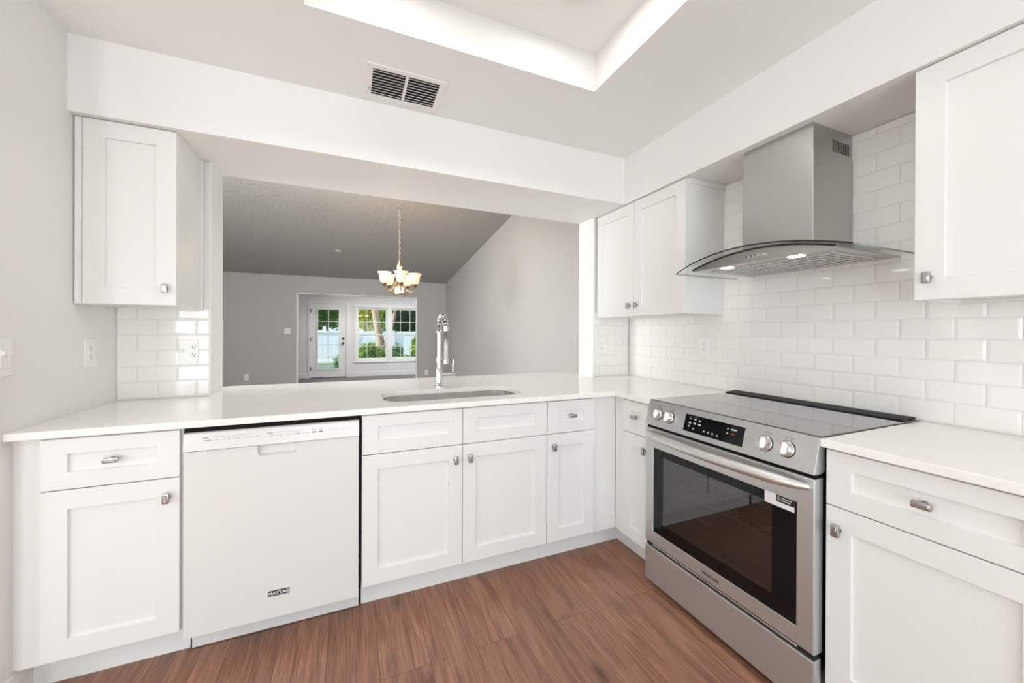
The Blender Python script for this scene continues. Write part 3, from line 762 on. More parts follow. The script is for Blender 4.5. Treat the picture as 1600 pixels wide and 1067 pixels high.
# sloped control panel
px0, pz0, px1, pz1 = 1.3885, .9118, 1.3555, .7960
g = G(); g.prism([(px0, pz0), (px1, pz1), (1.385, .7945), (1.415, .800), (1.415, .9118)], 'y', RY0, RY1, .0012)
cp = build('control_panel', g, 'steel_brushed', t)
build('panel_gap', G().box(RX+.012, RX+.04, RY0+.004, RY1-.004, .7815, .795), 'black_satin', t)
pu = Vector((px0-px1, 0, pz0-pz1)).normalized(); pr_ = Vector((0, -1, 0)); pn = pr_.cross(pu)
def on_panel(y, z, n=0.):
    u = (z-pz1)/(pz0-pz1); return Vector((px1+(px0-px1)*u, y, z)) + pn*n
def panel_box(gg, y0, y1, z0_, z1_, n0, n1):
    vs = []
    for n in (n0, n1):
        for y, z in ((y0, z0_), (y1, z0_), (y1, z1_), (y0, z1_)): vs.append(on_panel(y, z, n))
    gg.poly(vs, [(0, 1, 2, 3), (7, 6, 5, 4), (0, 4, 5, 1), (1, 5, 6, 2), (2, 6, 7, 3), (3, 7, 4, 0)])
g = G(); panel_box(g, .9797, 1.2560, .8165, .8878, -.001, .0008); dp = build('display', g, 'black_gloss', t)
for j, z in enumerate((.8715, .8565)):
    for i in range(3):
        y = 1.232-i*.024; g = G()
        for q in range(2 if (j or i == 2) else 1): panel_box(g, y-.011, y, z-.0012-q*.004, z+.0014-q*.004, .0007, .0013)
        build('touch_key', g, 'white_print', dp)
g = G(); panel_box(g, 1.165, 1.236, .8795, .8802, .0007, .0012); build('key_underline', g, 'grey_print', dp)
g = G(); panel_box(g, 1.044, 1.052, .868, .8695, .0007, .0013); panel_box(g, 1.046, 1.050, .8695, .872, .0007, .0013); build('up_arrow_key', g, 'white_print', dp)
g = G(); panel_box(g, 1.044, 1.052, .852, .8535, .0007, .0013); panel_box(g, 1.046, 1.050, .8495, .852, .0007, .0013); build('down_arrow_key', g, 'white_print', dp)
for y, z in ((1.229, .840), (1.205, .833), (1.152, .8345), (1.131, .8335), (1.111, .833), (1.089, .831)):
    g = G(); panel_box(g, y-.004, y+.004, z-.004, z+.004, .0007, .0013); build('touch_symbol', g, 'grey_print', dp)
lettering('start_lettering', 'START', .0085, 'white_print', dp, on_panel(1.022, .8690, .0011), pr_, pu, bold=.0002)
lettering('off_lettering', 'OFF', .0085, 'red_print', dp, on_panel(1.024, .8525, .0011), pr_, pu, bold=.0002)
def range_knob(y, z):
    c = on_panel(y, z, 0); g = G()
    g.lathe([(.0265, -.001), (.0265, .004), (.0235, .006), (.0225, .022), (.0205, .025), (0, .025)], c, 28, pn)
    k = build('control_knob', g, 'knob_satin', t, True)
    g = G(); A = pr_; 
    vs = []
    for n in (.024, .040):
        wv = .0065 if n < .03 else .0052
        for a, b in ((-wv, -.0205), (wv, -.0205), (wv, .0205), (-wv, .0205)): vs.append(c + pn*n + A*a + pu*b)
    g.poly(vs, [(0, 1, 2, 3), (7, 6, 5, 4), (0, 4, 5, 1), (1, 5, 6, 2), (2, 6, 7, 3), (3, 7, 4, 0)])
    build('grip', g, 'knob_satin', k)
    g = G(); vs = []
    for n in (.0395, .0405):
        for a, b in ((-.001, .008), (.001, .008), (.001, .019), (-.001, .019)): vs.append(c + pn*n + A*a + pu*b)
    g.poly(vs, [(0, 1, 2, 3), (7, 6, 5, 4), (0, 4, 5, 1), (1, 5, 6, 2), (2, 6, 7, 3), (3, 7, 4, 0)])
    build('pointer', g, 'red_print', k)
    build('shadow_ring', G().lathe([(.0265, -.001), (.0285, .0), (.0285, .0022), (.0265, .0026)], c, 28, pn), 'black', k)
    g = G(); panel_box(g, y-.006, y+.006, z+.0335, z+.0342, .0002, .0006); panel_box(g, y-.0068, y-.006, z+.0335, z+.0400, .0002, .0006); panel_box(g, y+.006, y+.0068, z+.0335, z+.04, .0002, .0006); panel_box(g, y-.006, y+.006, z+.0394, z+.040, .0002, .0006); panel_box(g, y-.0165, y-.0125, z+.0350, z+.0385, .0002, .0006); panel_box(g, y-.0095, y-.0075, z+.029, z+.0315, .0002, .0006)
    build('burner_mark', g, 'dark_print', k)
for y in (1.4165, 1.3440, .8990, .8255): range_knob(y, .8525)
g = G(); g.box(px0+.002, 1.955, RY0+.001, RY1-.001, .9085, .9165, .002, 2); build('cooktop', g, 'cooktop_glass', t)
g = G(); g.prism([(1.920, .9166), (1.925, .921), (1.990, .9265), (2.006, .9265), (2.006, .9166)], 'y', RY0+.006, RY1-.004, .001); build('rear_vent_trim', g, 'black_satin', t)

# ------------------------------------------------------------------ range hood
HY, HZ = 1.100, 1.5555
t = thing('range_hood', 'stainless chimney range hood with curved glass canopy', 'range hood', (1.8, HY, HZ))
def garc(y): return 1.616-.060*((y-1.107)/.379)**2
g = G(); cw = .1525
g.box(1.7340, 2.0185, HY-cw, HY+cw, 1.60, 2.000, .001, 1); build('lower_chimney', g, 'steel_hood', t)
g = G(); g.box(1.7375, 2.0185, HY-cw+.003, HY+cw-.003, 2.000, ZS-.0005, .001, 1); up = build('upper_chimney', g, 'steel_hood', t)
for s_ in (-1, 1):
    g = G(); y = HY+s_*(cw-.003)
    for k in range(10): x = 1.872+k*.0125; g.box(x, x+.0065, y-.0006, y+.0006, 2.018, 2.068)
    build('exhaust_grille', g, 'slot_dark', up)
BY0, BY1, BX0 = .792, 1.404, 1.582
def barc(y): return min(garc(y)-.008, 1.607-.047*((y-HY)/.306)**2)
g = G(); N = 28; pts = [(BY0+(BY1-BY0)*k/N) for k in range(N+1)]
out = [(BY0, HZ), (BY1, HZ)] + [(y, max(HZ+.004, barc(y))) for y in reversed(pts)]
g.prism(out, 'x', BX0, 2.0185, 0); hb = build('canopy_body', g, 'steel_hood', t)
for y0, y1 in ((.835, 1.092), (1.104, 1.361)):
    fl = build('grease_filter', G().box(1.655, 1.985, y0, y1, HZ-.004, HZ+.002, .0015, 1), 'steel_brushed', t)
    g = G()
    for k in range(10):
        y = y0+.022+(y1-y0-.044)*k/9
        for q in range(3): x = 1.675+q*.098; g.box(x, x+.085, y-.0018, y+.0018, HZ-.0046, HZ-.003)
    build('filter_grating', g, 'slot_dark', fl)
for y in (1.245, .945):
    l_ = build('hood_lamp', G().lathe([(0, -.0035), (.026, -.0035), (.030, -.002), (.030, .002)], (1.622, y, HZ), 24), 'hood_led', t)
    build('lamp_rim', G().lathe([(.030, -.003), (.034, -.003), (.035, .001), (.030, .001)], (1.622, y, HZ), 24), 'chrome', l_)
for k in range(5): build('control_button', G().cyl((BX0+.001, 1.118-k*.0185, 1.5775), (BX0-.006, 1.118-k*.0185, 1.5775), .0058, n=16), 'chrome', hb, True)
build('edge_gasket', G().tube([(BX0-.0015, y, max(HZ+.004, barc(y))+.0015) for y in pts], .0036, 6), 'black', hb)
# curved glass
def gfront(y): return 1.555-.040*(1-((y-1.107)/.379)**2)
M_ = 48; ys = [.728+(.758)*k/M_ for k in range(M_+1)]
g = G(); rt = []; rb = []
NX = 10
for y in ys:
    xf = gfront(y)
    rt.append([g.bm.verts.new((xf+(2.016-xf)*i/NX, y, garc(y))) for i in range(NX+1)])
    rb.append([g.bm.verts.new((xf+(2.016-xf)*i/NX, y, garc(y)-.006)) for i in range(NX+1)])
for a, b in zip(rt, rt[1:]):
    for i in range(NX): g.bm.faces.new((a[i], a[i+1], b[i+1], b[i]))
for a, b in zip(rb, rb[1:]):
    for i in range(NX): g.bm.faces.new((a[i+1], a[i], b[i], b[i+1]))
cg = build('glass_canopy', g, 'hood_glass', t, True, fix=False)
g = G(); full = [(gfront(y), y) for y in ys]
A = [g.bm.verts.new((x, y, garc(y))) for x, y in full]; B = [g.bm.verts.new((x, y, garc(y)-.006)) for x, y in full]
for i in range(len(full)-1): g.bm.faces.new((A[i], A[i+1], B[i+1], B[i]))
build('front_edge', g, 'glass_edge', cg)
for y in (ys[0], ys[-1]):
    g = G(); z = garc(y); g.poly([(gfront(y), y, z), (2.016, y, z), (2.016, y, z-.006), (gfront(y), y, z-.006)], [(0, 1, 2, 3)]); build('side_edge', g, 'glass_side', cg)

# ------------------------------------------------------------------ switches and outlets
def plate(name, label, cat, run, face, a, z, w, h, kind, sgn=-1, group=None):
    """run 'x': plate on a wall facing -y (sgn -1); run 'y': on a wall facing -x (sgn -1) or +x (sgn 1)"""
    def P(aa, zz, n): return (aa, face+sgn*n, zz) if run == 'x' else (face+sgn*n, aa, zz)
    def bx(gg, a0, a1, z0, z1, n0, n1, bev=.001):
        p, q = P(a0, z0, n0), P(a1, z1, n1); gg.box(p[0], q[0], p[1], q[1], p[2], q[2], bev, 1)
    t = thing(name, label, cat, P(a, z, 0), group)
    g = G(); bx(g, a-w/2, a+w/2, z-h/2, z+h/2, -.0005, .0055, .002); build('cover_plate', g, 'plastic_white', t)
    def receptacle(ac):
        g = G(); bx(g, ac-.0165, ac+.0165, z-.033, z+.033, .004, .0075); r = build('receptacle', g, 'plastic_white', t)
        for zc in (z+.019, z-.019):
            g = G(); bx(g, ac-.0075, ac-.0055, zc-.002, zc+.007, .007, .0079, 0); bx(g, ac+.0055, ac+.0075, zc-.002, zc+.006, .007, .0079, 0); bx(g, ac-.002, ac+.002, zc-.0095, zc-.0055, .007, .0079, 0)
            build('slot_marking', g, 'slot_dark', r)
    def rocker(ac):
        g = G(); bx(g, ac-.0165, ac+.0165, z-.033, z+.033, .004, .0072); bx(g, ac-.014, ac+.014, z-.030, z+.002, .006, .0095, .0015)
        build('rocker', g, 'plastic_white', t)
    def toggle(ac):
        g = G(); bx(g, ac-.006, ac+.006, z-.013, z+.013, .004, .0068); bx(g, ac-.004, ac+.004, z-.004, z+.009, .006, .020, .0015); build('toggle', g, 'plastic_white', t)
    if kind == 'outlet': receptacle(a)
    elif kind == 'combo': toggle(a-.023); receptacle(a+.023)
    elif kind == 'switch': rocker(a)
    elif kind == 'slide': 
        g = G(); bx(g, a-.0165, a+.0165, z-.033, z+.033, .004, .0085); bx(g, a-.0165, a+.0165, z+.008, z+.022, .008, .0165, .0015); bx(g, a+.012, a+.016, z-.028, z+.006, .008, .010); build('dimmer', g, 'plastic_white', t)
    elif kind == 'toggles': toggle(a-.023); toggle(a+.023)
    return t
plate('wall_switch', 'white dimmer switch on the plain wall nearest the picture edge', 'switch', 'y', XL, 1.757, 1.158, .072, .121, 'slide', 1)
plate('wall_outlet', 'white outlet on the plain painted wall beside the tile patch', 'outlet', 'y', XL, 2.197, 1.153, .073, .122, 'outlet', 1)
plate('wall_outlet', 'white double plate with toggle switch and outlet on the tile patch', 'outlet', 'x', 2.3985, -.7535, 1.147, .078, .120, 'combo')
plate('wall_outlet', 'white outlet on tile below corner cabinet next to the pass-through', 'outlet', 'x', 2.3985, 1.763, 1.148, .072, .115, 'outlet')
plate('wall_outlet', 'white outlet on tile between corner cabinet and range', 'outlet', 'y', 2.0194, 1.700, 1.163, .074, .120, 'outlet')

# ------------------------------------------------------------------ ceiling vent and recessed lamps
t = thing('ceiling_vent', 'white louvred air vent in the kitchen ceiling', 'vent', (.233, 1.895, ZCE))
VX0, VX1, VY0, VY1 = .056, .411, 1.757, 2.018; vx0, vx1, vy0, vy1 = .086, .384, 1.787, 1.986
g = G()
for (x0, x1, y0, y1) in ((VX0, VX1, VY0, vy0), (VX0, VX1, vy1, VY1), (VX0, vx0, vy0, vy1), (vx1, VX1, vy0, vy1)): g.box(x0, x1, y0, y1, ZCE-.007, ZCE-.0003, .002, 1)
xm = (vx0+vx1)/2; g.box(xm-.006, xm+.006, vy0, vy1, ZCE-.007, ZCE-.0003)
build('frame', g, 'trim_white', t)
build('duct_shade_sheet', G().box(vx0, vx1, vy0, vy1, ZCE-.0012, ZCE-.0004), 'duct_shade', t)  # flat dark sheet painting the shade inside the duct
for a0, a1 in ((vx0, xm-.006), (xm+.006, vx1)):
    for k in range(9):
        y = vy0+.008+(vy1-vy0-.010)*k/9; g = G()
        g.poly([(a0, y+.007, ZCE-.002), (a1, y+.007, ZCE-.002), (a1, y, ZCE-.0066), (a0, y, ZCE-.0066), (a0, y+.0095, ZCE-.0024), (a1, y+.0095, ZCE-.0024), (a1, y+.0035, ZCE-.0070), (a0, y+.0035, ZCE-.0070)], [(0, 1, 2, 3), (7, 6, 5, 4), (0, 4, 5, 1), (1, 5, 6, 2), (2, 6, 7, 3), (3, 7, 4, 0)])
        build('louver', g, 'trim_white', t)
build('damper_lever', G().box(vx0-.012, vx0-.006, 1.925, 1.945, ZCE-.010, ZCE-.006), 'nickel', t)
CANS = [(.80, 1.238), (.135, 1.232), (.795, -.55), (.135, -.55)]
names = ['recessed lamp at the front right corner of the ceiling tray', 'recessed lamp in the ceiling tray toward left wall and sink', 'recessed lamp in the ceiling tray behind the viewer near range', 'recessed lamp in the ceiling tray behind the viewer on left']
for (x, y), lb in zip(CANS, names):
    t = thing('recessed_lamp', lb, 'lamp', (x, y, TZ), 'recessed lamps in the ceiling tray')
    build('trim_ring', G().lathe([(.075, -.001), (.095, -.001), (.093, -.006), (.078, -.008), (.075, -.004)], (x, y, TZ), 36), 'trim_white', t, True)
    build('lens', G().lathe([(0, -.004), (.0755, -.004), (.0755, -.001), (0, -.001)], (x, y, TZ), 36), 'led_disc', t)
    light('recessed_lamp_light', 'AREA', (x, y, TZ-.012), CAN_W, (1, .97, .925), .15, aim=(0, 0, -1), shape='DISK')
for y in (1.245, .945): 
    l_ = light('hood_lamp_light', 'SPOT', (1.622, y, HZ-.008), 1.0, (1, .97, .92), aim=(0, 0, -1)); l_.data.spot_size = 2.2; l_.data.spot_blend = .8; l_.data.shadow_soft_size = .025

# ------------------------------------------------------------------ dining room beyond
YW = 8.92; XRD = 2.07
struct('floor_sunroom', G().box(-4, 5, 9.0, 11.4, -.06, -.001), 'sunroom_floor', 'dark floor of the sunroom')
g = G(); g.box(XRD, XRD+.12, YFAR, 9.06, 0, 3.3); struct('wall_dining_right', g, 'grey_paint', 'tall grey wall on the right of the dining room')
g = G(); g.box(-5.12, -5.0, YFAR, 9.06, 0, 3.3); struct('wall_dining_left', g, 'grey_paint', 'grey wall on the left of the dining room')
g = G(); g.box(-5.0, XL-.13, YFAR-.15, YFAR, 0, 3.4); struct('wall_dining_near', g, 'grey_paint', 'grey wall beside the kitchen')
HX0, HX1, HZ1 = -1.025, 1.405, 2.040
g = G(); wall_holes(g, 'x', -5.0, XRD, 0, 2.6, YW, YW+.14, [(HX0, HX1, 0, HZ1)]); struct('wall_dining_far', g, 'grey_paint', 'grey wall with a wide opening to the sunroom')
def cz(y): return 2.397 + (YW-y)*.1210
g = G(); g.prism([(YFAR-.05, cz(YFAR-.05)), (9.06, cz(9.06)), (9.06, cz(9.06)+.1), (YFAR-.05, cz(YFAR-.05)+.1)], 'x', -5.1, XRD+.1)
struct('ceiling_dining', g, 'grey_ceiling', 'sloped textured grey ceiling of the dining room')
g = G(); g.box(HX0-.0, HX0+.012, YW-.004, YW+.144, 0, HZ1); g.box(HX1-.012, HX1, YW-.004, YW+.144, 0, HZ1); g.box(HX0+.012, HX1-.012, YW-.004, YW+.144, HZ1-.012, HZ1)
struct('trim_3', g, 'trim_white', 'white lining of the sunroom opening')
struct('trim_4', G().box(-4.99, HX0, YW-.014, YW-.001, 0, .12), 'trim_white', 'white baseboard of the dining room')
plate('wall_switch', 'white double switch on grey wall left of sunroom opening', 'switch', 'x', YW, -1.195, 1.255, .115, .117, 'toggles')
plate('wall_outlet', 'white outlet low on grey dining room wall at left', 'outlet', 'x', YW, -1.895, .335, .075, .118, 'outlet')
plate('wall_outlet', 'outlet low on grey wall right of sunroom opening', 'outlet', 'x', YW, 1.622, .305, .075, .118, 'outlet')
y = 7.0
nz = -.121
t = tag(build('smoke_detector', G().lathe([(0, -.03), (.05, -.03), (.062, -.022), (.066, .004), (0, .004)], (-.20, 7.10, cz(7.10)), 24, (0, .12, .993)), 'grey_ceiling', None, True), 'small round smoke detector on the sloped dining ceiling', 'smoke detector')

# chandelier
cx, cy = .518, 4.60; ct = cz(cy)
t = thing('chandelier', 'brass chandelier with five glowing bell shades on a chain', 'chandelier', (cx, cy, ct))
build('ceiling_canopy', G().lathe([(0, -.035), (.02, -.035), (.055, -.012), (.062, .006), (0, .006)], (cx, cy, ct), 24), 'brass', t, True)
g = G(); z = ct-.035; k = 0
while z > 2.075:
    a = 0 if k % 2 == 0 else PI/2; pts = []
    for q in range(12):
        th = 2*PI*q/12; pts.append((cx+.008*math.cos(th)*math.cos(a), cy+.008*math.cos(th)*math.sin(a), z-.017+.019*math.sin(th)))
    g.tube(pts, .0036, 6, True); z -= .029; k += 1
build('chain', g, 'chain_metal', t, True)
build('centre_column', G().lathe([(0, 2.085), (.008, 2.08), (.012, 2.06), (.034, 2.035), (.036, 2.0), (.02, 1.965), (.015, 1.93), (.018, 1.90), (.03, 1.86), (.022, 1.82), (.014, 1.80), (.03, 1.785), (.05, 1.775), (.05, 1.765), (0, 1.765)], (cx, cy, 0), 24), 'brass', t, True)
build('downlight_bowl', G().lathe([(.050, 1.765), (.052, 1.72), (.054, 1.695), (0, 1.692)], (cx, cy, 0), 24), 'downlight_glass', t, True)
build('downlight_ring', G().lathe([(.054, 1.70), (.072, 1.695), (.075, 1.685), (.066, 1.680), (.05, 1.688)], (cx, cy, 0), 24), 'brass', t, True)
base_a = math.atan2(-cy, -cx)
for i in range(5):
    a = base_a + i*2*PI/5 + .10; dx, dy = math.cos(a), math.sin(a)
    def W(r, z): return (cx+dx*r, cy+dy*r, z)
    pts = []
    P0, P1, P2, P3 = Vector(W(.018, 1.90)), Vector(W(.05, 1.72)), Vector(W(.185, 1.64)), Vector(W(.178, 1.795))
    for q in range(17):
        u = q/16; pts.append(P0*(1-u)**3 + 3*P1*u*(1-u)**2 + 3*P2*u*u*(1-u) + P3*u**3)
    ar = build('arm', G().tube(pts, .0062, 8), 'brass', t, True)
    build('lamp_cup', G().lathe([(0, 1.765), (.010, 1.765), (.024, 1.785), (.026, 1.802), (0, 1.802)], W(.178, 0), 18), 'bronze', ar, True)
    build('lamp_shade', G().lathe([(.020, 1.802), (.040, 1.815), (.053, 1.84), (.057, 1.875), (.062, 1.905), (.078, 1.928), (.076, 1.929), (.060, 1.907), (.054, 1.875), (.050, 1.842), (.038, 1.818), (.020, 1.806)], W(.178, 0), 24), 'shade_glass', ar, True)
    light('chandelier_bulb', 'POINT', W(.178, 1.95), 2.4, (1, .78, .52), .03)

# ------------------------------------------------------------------ sunroom: door, windows, walls
YE = 11.40
struct('wall_sunroom_left', G().box(-3.1, -3.0, 9.06, YE, 0, 2.5), 'sunroom_paint', 'left wall of the sunroom')
struct('wall_sunroom_right', G().box(3.4, 3.5, 9.06, YE, 0, 2.5), 'sunroom_paint', 'right wall of the sunroom')
struct('ceiling_sunroom', G().box(-3.1, 3.5, 9.06, YE+.1, 2.44, 2.52), 'sunroom_paint', 'white ceiling of the sunroom')
dX0, dX1 = -1.000, -.115; w1 = (.145, .955); w2 = (1.055, 1.865); wz = (.465, 1.925)
g = G(); wall_holes(g, 'x', -3.1, 3.5, 0, 2.5, YE, YE+.12, [(dX0, dX1, 0, 2.015), (*w1, *wz), (*w2, *wz)])
struct('wall_sunroom_far', g, 'sunroom_paint', 'pale outer wall of the sunroom')
g = G(); g.box(-3.0, -1.06, YE-.014, YE, 0, .12); g.box(-.055, 3.4, YE-.014, YE, 0, .12); struct('baseboard_sunroom', g, 'trim_white', 'white baseboard of the sunroom')
# glazed outer door
g = G(); g.box(-1.055, -.995, YE-.018, YE+.05, 0, 2.075); g.box(-.120, -.060, YE-.018, YE+.05, 0, 2.075); g.box(-.995, -.120, YE-.018, YE+.05, 2.010, 2.075)
d = struct('door_1', g, 'trim_white', 'white glazed outer door of the sunroom')
gx0, gx1, gz0, gz1 = -.820, -.310, .245, 1.845
g = G(); wall_holes(g, 'x', -.9945, -.1205, .012, 2.0095, YE+.005, YE+.045, [(gx0, gx1, gz0, gz1)]); lf = build('door_leaf', g, 'trim_white', d)
g = G()
for (p, q, r, s_) in ((gx0-.03, gx1+.03, gz0-.03, gz0+.004), (gx0-.03, gx1+.03, gz1-.004, gz1+.03), (gx0-.03, gx0+.004, gz0+.004, gz1-.004), (gx1-.004, gx1+.03, gz0+.004, gz1-.004)): g.box(p, q, YE-.010, YE+.006, r, s_, .002, 1)
xm = (gx0+gx1)/2; g.box(xm-.009, xm+.009, YE+.0045, YE+.0175, gz0+.004, gz1-.004)
for k in range(1, 5): z = gz0+(gz1-gz0)*k/5; g.box(gx0+.004, gx1-.004, YE+.005, YE+.018, z-.008, z+.008)
build('glass_surround', g, 'trim_white', d)
build('pane', G().box(gx0, gx1, YE+.020, YE+.026, gz0, gz1), 'window_glass', d)
build('door_knob', G().lathe([(.030, 0), (.030, .01), (.012, .018), (.012, .035), (.028, .045), (.028, .06), (0, .066)], (-.200, YE+.005, .925), 16, (0, -1, 0)), 'black_handle', d, True)
build('deadbolt', G().lathe([(.030, 0), (.030, .012), (.022, .02), (0, .02)], (-.200, YE+.005, 1.065), 16, (0, -1, 0)), 'black_handle', d, True)
for z in (.25, 1.03, 1.80): build('hinge', G().box(-1.004, -.985, YE-.021, YE+.004, z-.05, z+.05), 'black_handle', d)
build('threshold', G().box(-.995, -.120, YE-.03, YE+.11, 0, .012), 'black_handle', d)
def sash_window(name, label, x0, x1, z0, z1):
    g = G(); fr = .022; f0, f1 = YE+.02, YE+.075
    g.box(x0, x0+fr, f0, f1, z0, z1); g.box(x1-fr, x1, f0, f1, z0, z1); g.box(x0+fr, x1-fr, f0, f1, z0, z0+fr); g.box(x0+fr, x1-fr, f0, f1, z1-fr, z1)
    o = struct(name, g, 'trim_white', label); zm = 1.165
    for nm, a, b, y0 in (('lower_sash', z0+fr, zm+.018, YE+.022), ('upper_sash', zm-.018, z1-fr, YE+.048)):
        s = G(); s.box(x0+fr, x0+fr+.02, y0, y0+.024, a, b); s.box(x1-fr-.02, x1-fr, y0, y0+.024, a, b); s.box(x0+fr+.02, x1-fr-.02, y0, y0+.024, a, a+.028); s.box(x0+fr+.02, x1-fr-.02, y0, y0+.024, b-.028, b)
        for k in (1, 2): x = x0+(x1-x0)*k/3; s.box(x-.006, x+.006, y0+.0065, y0+.0175, a+.028, b-.028)
        z = (a+b)/2; s.box(x0+fr+.02, x1-fr-.02, y0+.006, y0+.018, z-.006, z+.006)
        so = build(nm, s, 'trim_white', o); build('pane', G().box(x0+fr+.01, x1-fr-.01, y0+.011, y0+.014, a+.01, b-.01), 'window_glass', so)
    return o
sash_window('window_1', 'left white sash window of the sunroom', *w1, *wz)
sash_window('window_2', 'right white sash window of the sunroom', *w2, *wz)
g = G(); g.box(.06, 1.95, YE-.030, YE-.001, .385, .420, .002, 1); g.box(.08, 1.93, YE-.012, YE-.001, .420, .465); g.box(.06, 1.95, YE-.018, YE-.001, 1.930, 2.005, .002, 1); g.box(.07, .140, YE-.012, YE-.001, .465, 1.93); g.box(.960, 1.050, YE-.012, YE-.001, .465, 1.93); g.box(1.870, 1.94, YE-.012, YE-.001, .465, 1.93)
struct('trim_5', g, 'trim_white', 'white casing and sill around the two sunroom windows')
plate('wall_outlet', 'outlet on sunroom wall below the two windows', 'outlet', 'x', YE, 1.043, .225, .075, .118, 'outlet')

# ------------------------------------------------------------------ garden
ZG = -.22
struct('ground', G().box(-16, 18, YE+.12, 40, ZG-.1, ZG), 'soil', 'garden soil outside')
struct('ground_patio', G().box(-3.5, .1, YE+.12, 17.6, ZG, ZG+.012), 'patio', 'concrete patio outside the glazed door, coloured bluish for shade')
FY = 18.9
t = thing('garden_fence', 'tall white vinyl panel fence at the end of the garden', 'fence', (1, FY, ZG))
for k in range(-5, 8):
    x = k*1.85; g = G(); g.box(x+.065, x+1.785, FY-.012, FY+.012, ZG+.05, 1.22)
    for q in range(1, 9): xx = x+.065+1.72*q/9; g.box(xx-.003, xx+.003, FY-.016, FY-.011, ZG+.08, 1.18)
    g.box(x+.065, x+1.785, FY-.03, FY+.03, 1.16, 1.26, .004, 1); g.box(x+.065, x+1.785, FY-.03, FY+.03, ZG+.05, ZG+.17, .004, 1)
    build('panel', g, 'fence_vinyl', t)
    g = G(); g.box(x-.065, x+.065, FY-.065, FY+.065, ZG-.05, 1.30); p_ = build('post', g, 'fence_vinyl', t)
    g = G(); g.prism([(x-.075, FY-.075), (x+.075, FY-.075), (x+.075, FY+.075), (x-.075, FY+.075)], 'z', 1.30, 1.32); build('post_cap', g, 'fence_vinyl', p_)
def leaves(n, c, rad, size, seed, shell=.35, squash=None):
    n = int(n*2.2); size *= .62
    rn = random.Random(seed); g = G(); c = Vector(c)
    lumps = [(Vector((rn.uniform(-.55, .55)*rad[0], rn.uniform(-.55, .55)*rad[1], rn.uniform(-.5, .6)*rad[2])), rn.uniform(.42, .62)) for _ in range(14)]
    for _ in range(n):
        lc, lr = rn.choice(lumps); d = Vector((rn.gauss(0, 1), rn.gauss(0, 1), rn.gauss(0, 1))).normalized()
        k = lr*(shell+(1-shell)*rn.random()**.5); p = c + lc + Vector((d.x*rad[0]*k, d.y*rad[1]*k, d.z*rad[2]*k))
        a = Vector((rn.gauss(0, 1), rn.gauss(0, 1), rn.gauss(0, .6))).normalized(); b = a.cross(Vector((rn.gauss(0, 1), rn.gauss(0, 1), rn.gauss(0, 1)))).normalized()
        s = size*rn.uniform(.6, 1.3); nrm = a.cross(b)*s*.12
        g.poly([p-a*s, p+b*s*.42+nrm, p+a*s, p-b*s*.42+nrm], [(0, 1, 2, 3)])
    return g
def bush(label, c, rad, n, m, size, seed, group=None):
    t = thing('bush', label, 'bush', (c[0], c[1], ZG), group)
    build('foliage', leaves(n, c, rad, size, seed, .2), m, t, fix=False)
    rn = random.Random(seed); g = G()
    for _ in range(7): g.tube([(c[0]+rn.uniform(-.1, .1), c[1]+rn.uniform(-.1, .1), ZG-.02), (c[0]+rn.uniform(-.5, .5)*rad[0], c[1]+rn.uniform(-.5, .5)*rad[1], c[2])], .012, 5)
    build('stems', g, 'bark', t)
bush('bright green leafy bush nearest the first window', (.42, 12.5, 0.37), (.36, .30, 0.52), 2550, 'leaf_bush', .08, 11)
bush('pale variegated bush at the foot of the leaning tree', (.85, 13.5, 0.32), (.38, .32, 0.54), 2550, 'leaf_bush', .08, 12)
bush('bluish leafy bush behind the bar between the two windows', (1.26, 12.5, 0.34), (.33, .30, 0.52), 2380, 'leaf_blue', .065, 13)
bush('taller green bush at the hidden end of the second window', (2.06, 12.5, 0.50), (.32, .30, 0.66), 2720, 'leaf_bush', .08, 14)
bush('low bush with the fence showing above it outside the second window', (1.72, 13.5, 0.06), (.38, .32, 0.42), 1700, 'leaf_green', .06, 15)
bush('bright bush at the outer edge of the first window, behind another', (.02, 13.5, 0.30), (.32, .32, 0.50), 2040, 'leaf_green', .08, 17)
bush('small shrub beside the patio seen through the glazed door', (-.28, 16.4, .02), (.40, .35, .34), 700, 'leaf_blue', .08, 16)
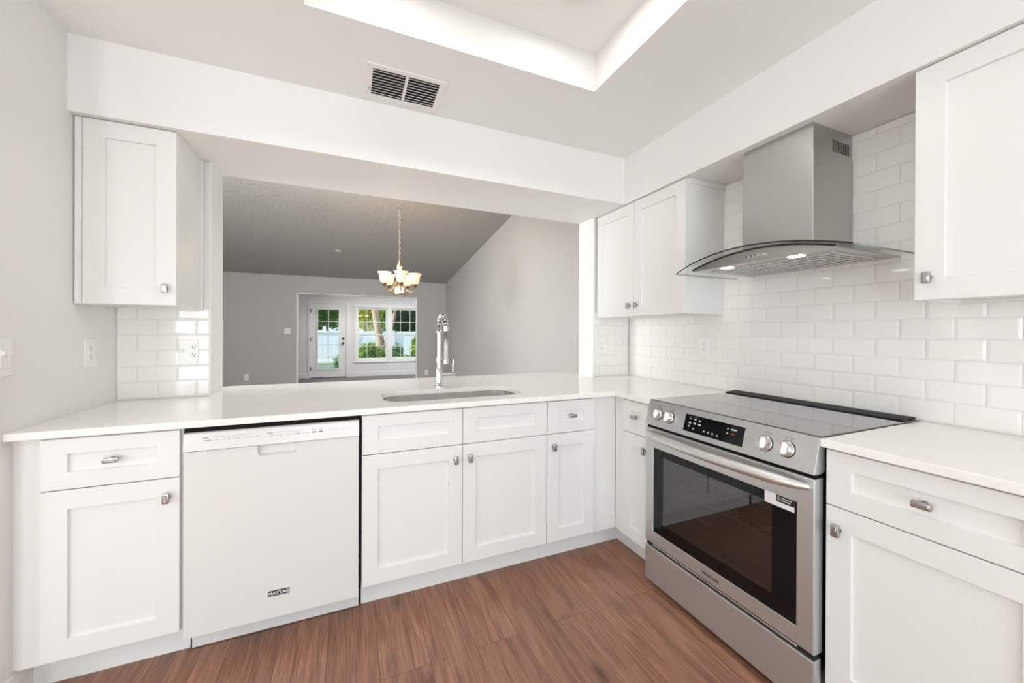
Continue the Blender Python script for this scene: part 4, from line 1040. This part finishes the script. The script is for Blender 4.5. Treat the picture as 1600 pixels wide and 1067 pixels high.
# leaning tree outside the left window
t = thing('garden_tree', 'leaning forked tree trunk outside the left sunroom window', 'tree', (1.03, 14.6, ZG))
tr_ = [(1.06, 14.6, ZG-.1), (1.02, 14.6, .45), (.96, 14.6, 1.05), (.86, 14.6, 1.6), (.78, 14.6, 2.1), (.70, 14.7, 3.0), (.55, 14.8, 4.2)]
build('trunk', G().tube(tr_, [.17, .150, .135, .125, .125, .11, .06], 12), 'bark', t, True)
build('branch', G().tube([(1.00, 14.6, .55), (1.16, 14.55, .85), (1.36, 14.5, 1.35), (1.52, 14.5, 2.2), (1.7, 14.4, 3.2)], [.095, .085, .06, .05, .03], 10), 'bark', t, True)
build('branch', G().tube([(.80, 14.6, 1.95), (.98, 14.6, 2.3), (1.10, 14.6, 2.9)], [.07, .06, .03], 8), 'bark', t, True)
build('crown', leaves(2600, (.7, 14.9, 4.1), (2.2, 1.6, 1.3), .15, 21), 'leaf_green', t, fix=False)
def tree(label, x, y, h, rad, n, m, size, seed, cz_=None):
    n = int(n*1.9)
    t = thing('garden_tree', label, 'tree', (x, y, ZG))
    build('trunk', G().tube([(x, y, ZG-.1), (x+.1, y, h*.4), (x-.05, y, h*.9)], [.13, .10, .05], 10), 'bark', t, True)
    build('crown', leaves(n, (x, y, cz_ or h), rad, size, seed), m, t, fix=False)
tree('sunlit yellow green tree beyond the fence, beside the leaning trunk', .62, 20.9, 2.7, (.95, 1.1, 1.9), 1700, 'leaf_yellow', .16, 31)
tree('green tree beyond the fence seen between trunk and window bar', 2.35, 24.8, 2.7, (.85, 1.2, 2.1), 2400, 'leaf_green', .17, 32, 2.7)
tree('dark tree beyond the fence filling the second window', 3.35, 21.4, 3.0, (1.25, 1.1, 2.2), 4200, 'leaf_dark', .17, 33, 2.6)
tree('green tree beyond the fence seen through the glazed door', -1.35, 24.8, 2.8, (1.5, 1.4, 2.2), 4200, 'leaf_green', .18, 34, 2.8)
tree('bluish tree farthest back with sky between its leaves', 1.0, 29.5, 4.0, (3.0, 1.5, 3.2), 1300, 'leaf_blue', .26, 35, 3.9)
tree('bluish green tree farthest along the fence from the windows', -4.9, 29.0, 3.5, (2.2, 1.5, 2.6), 3600, 'leaf_blue', .2, 36, 3.6)
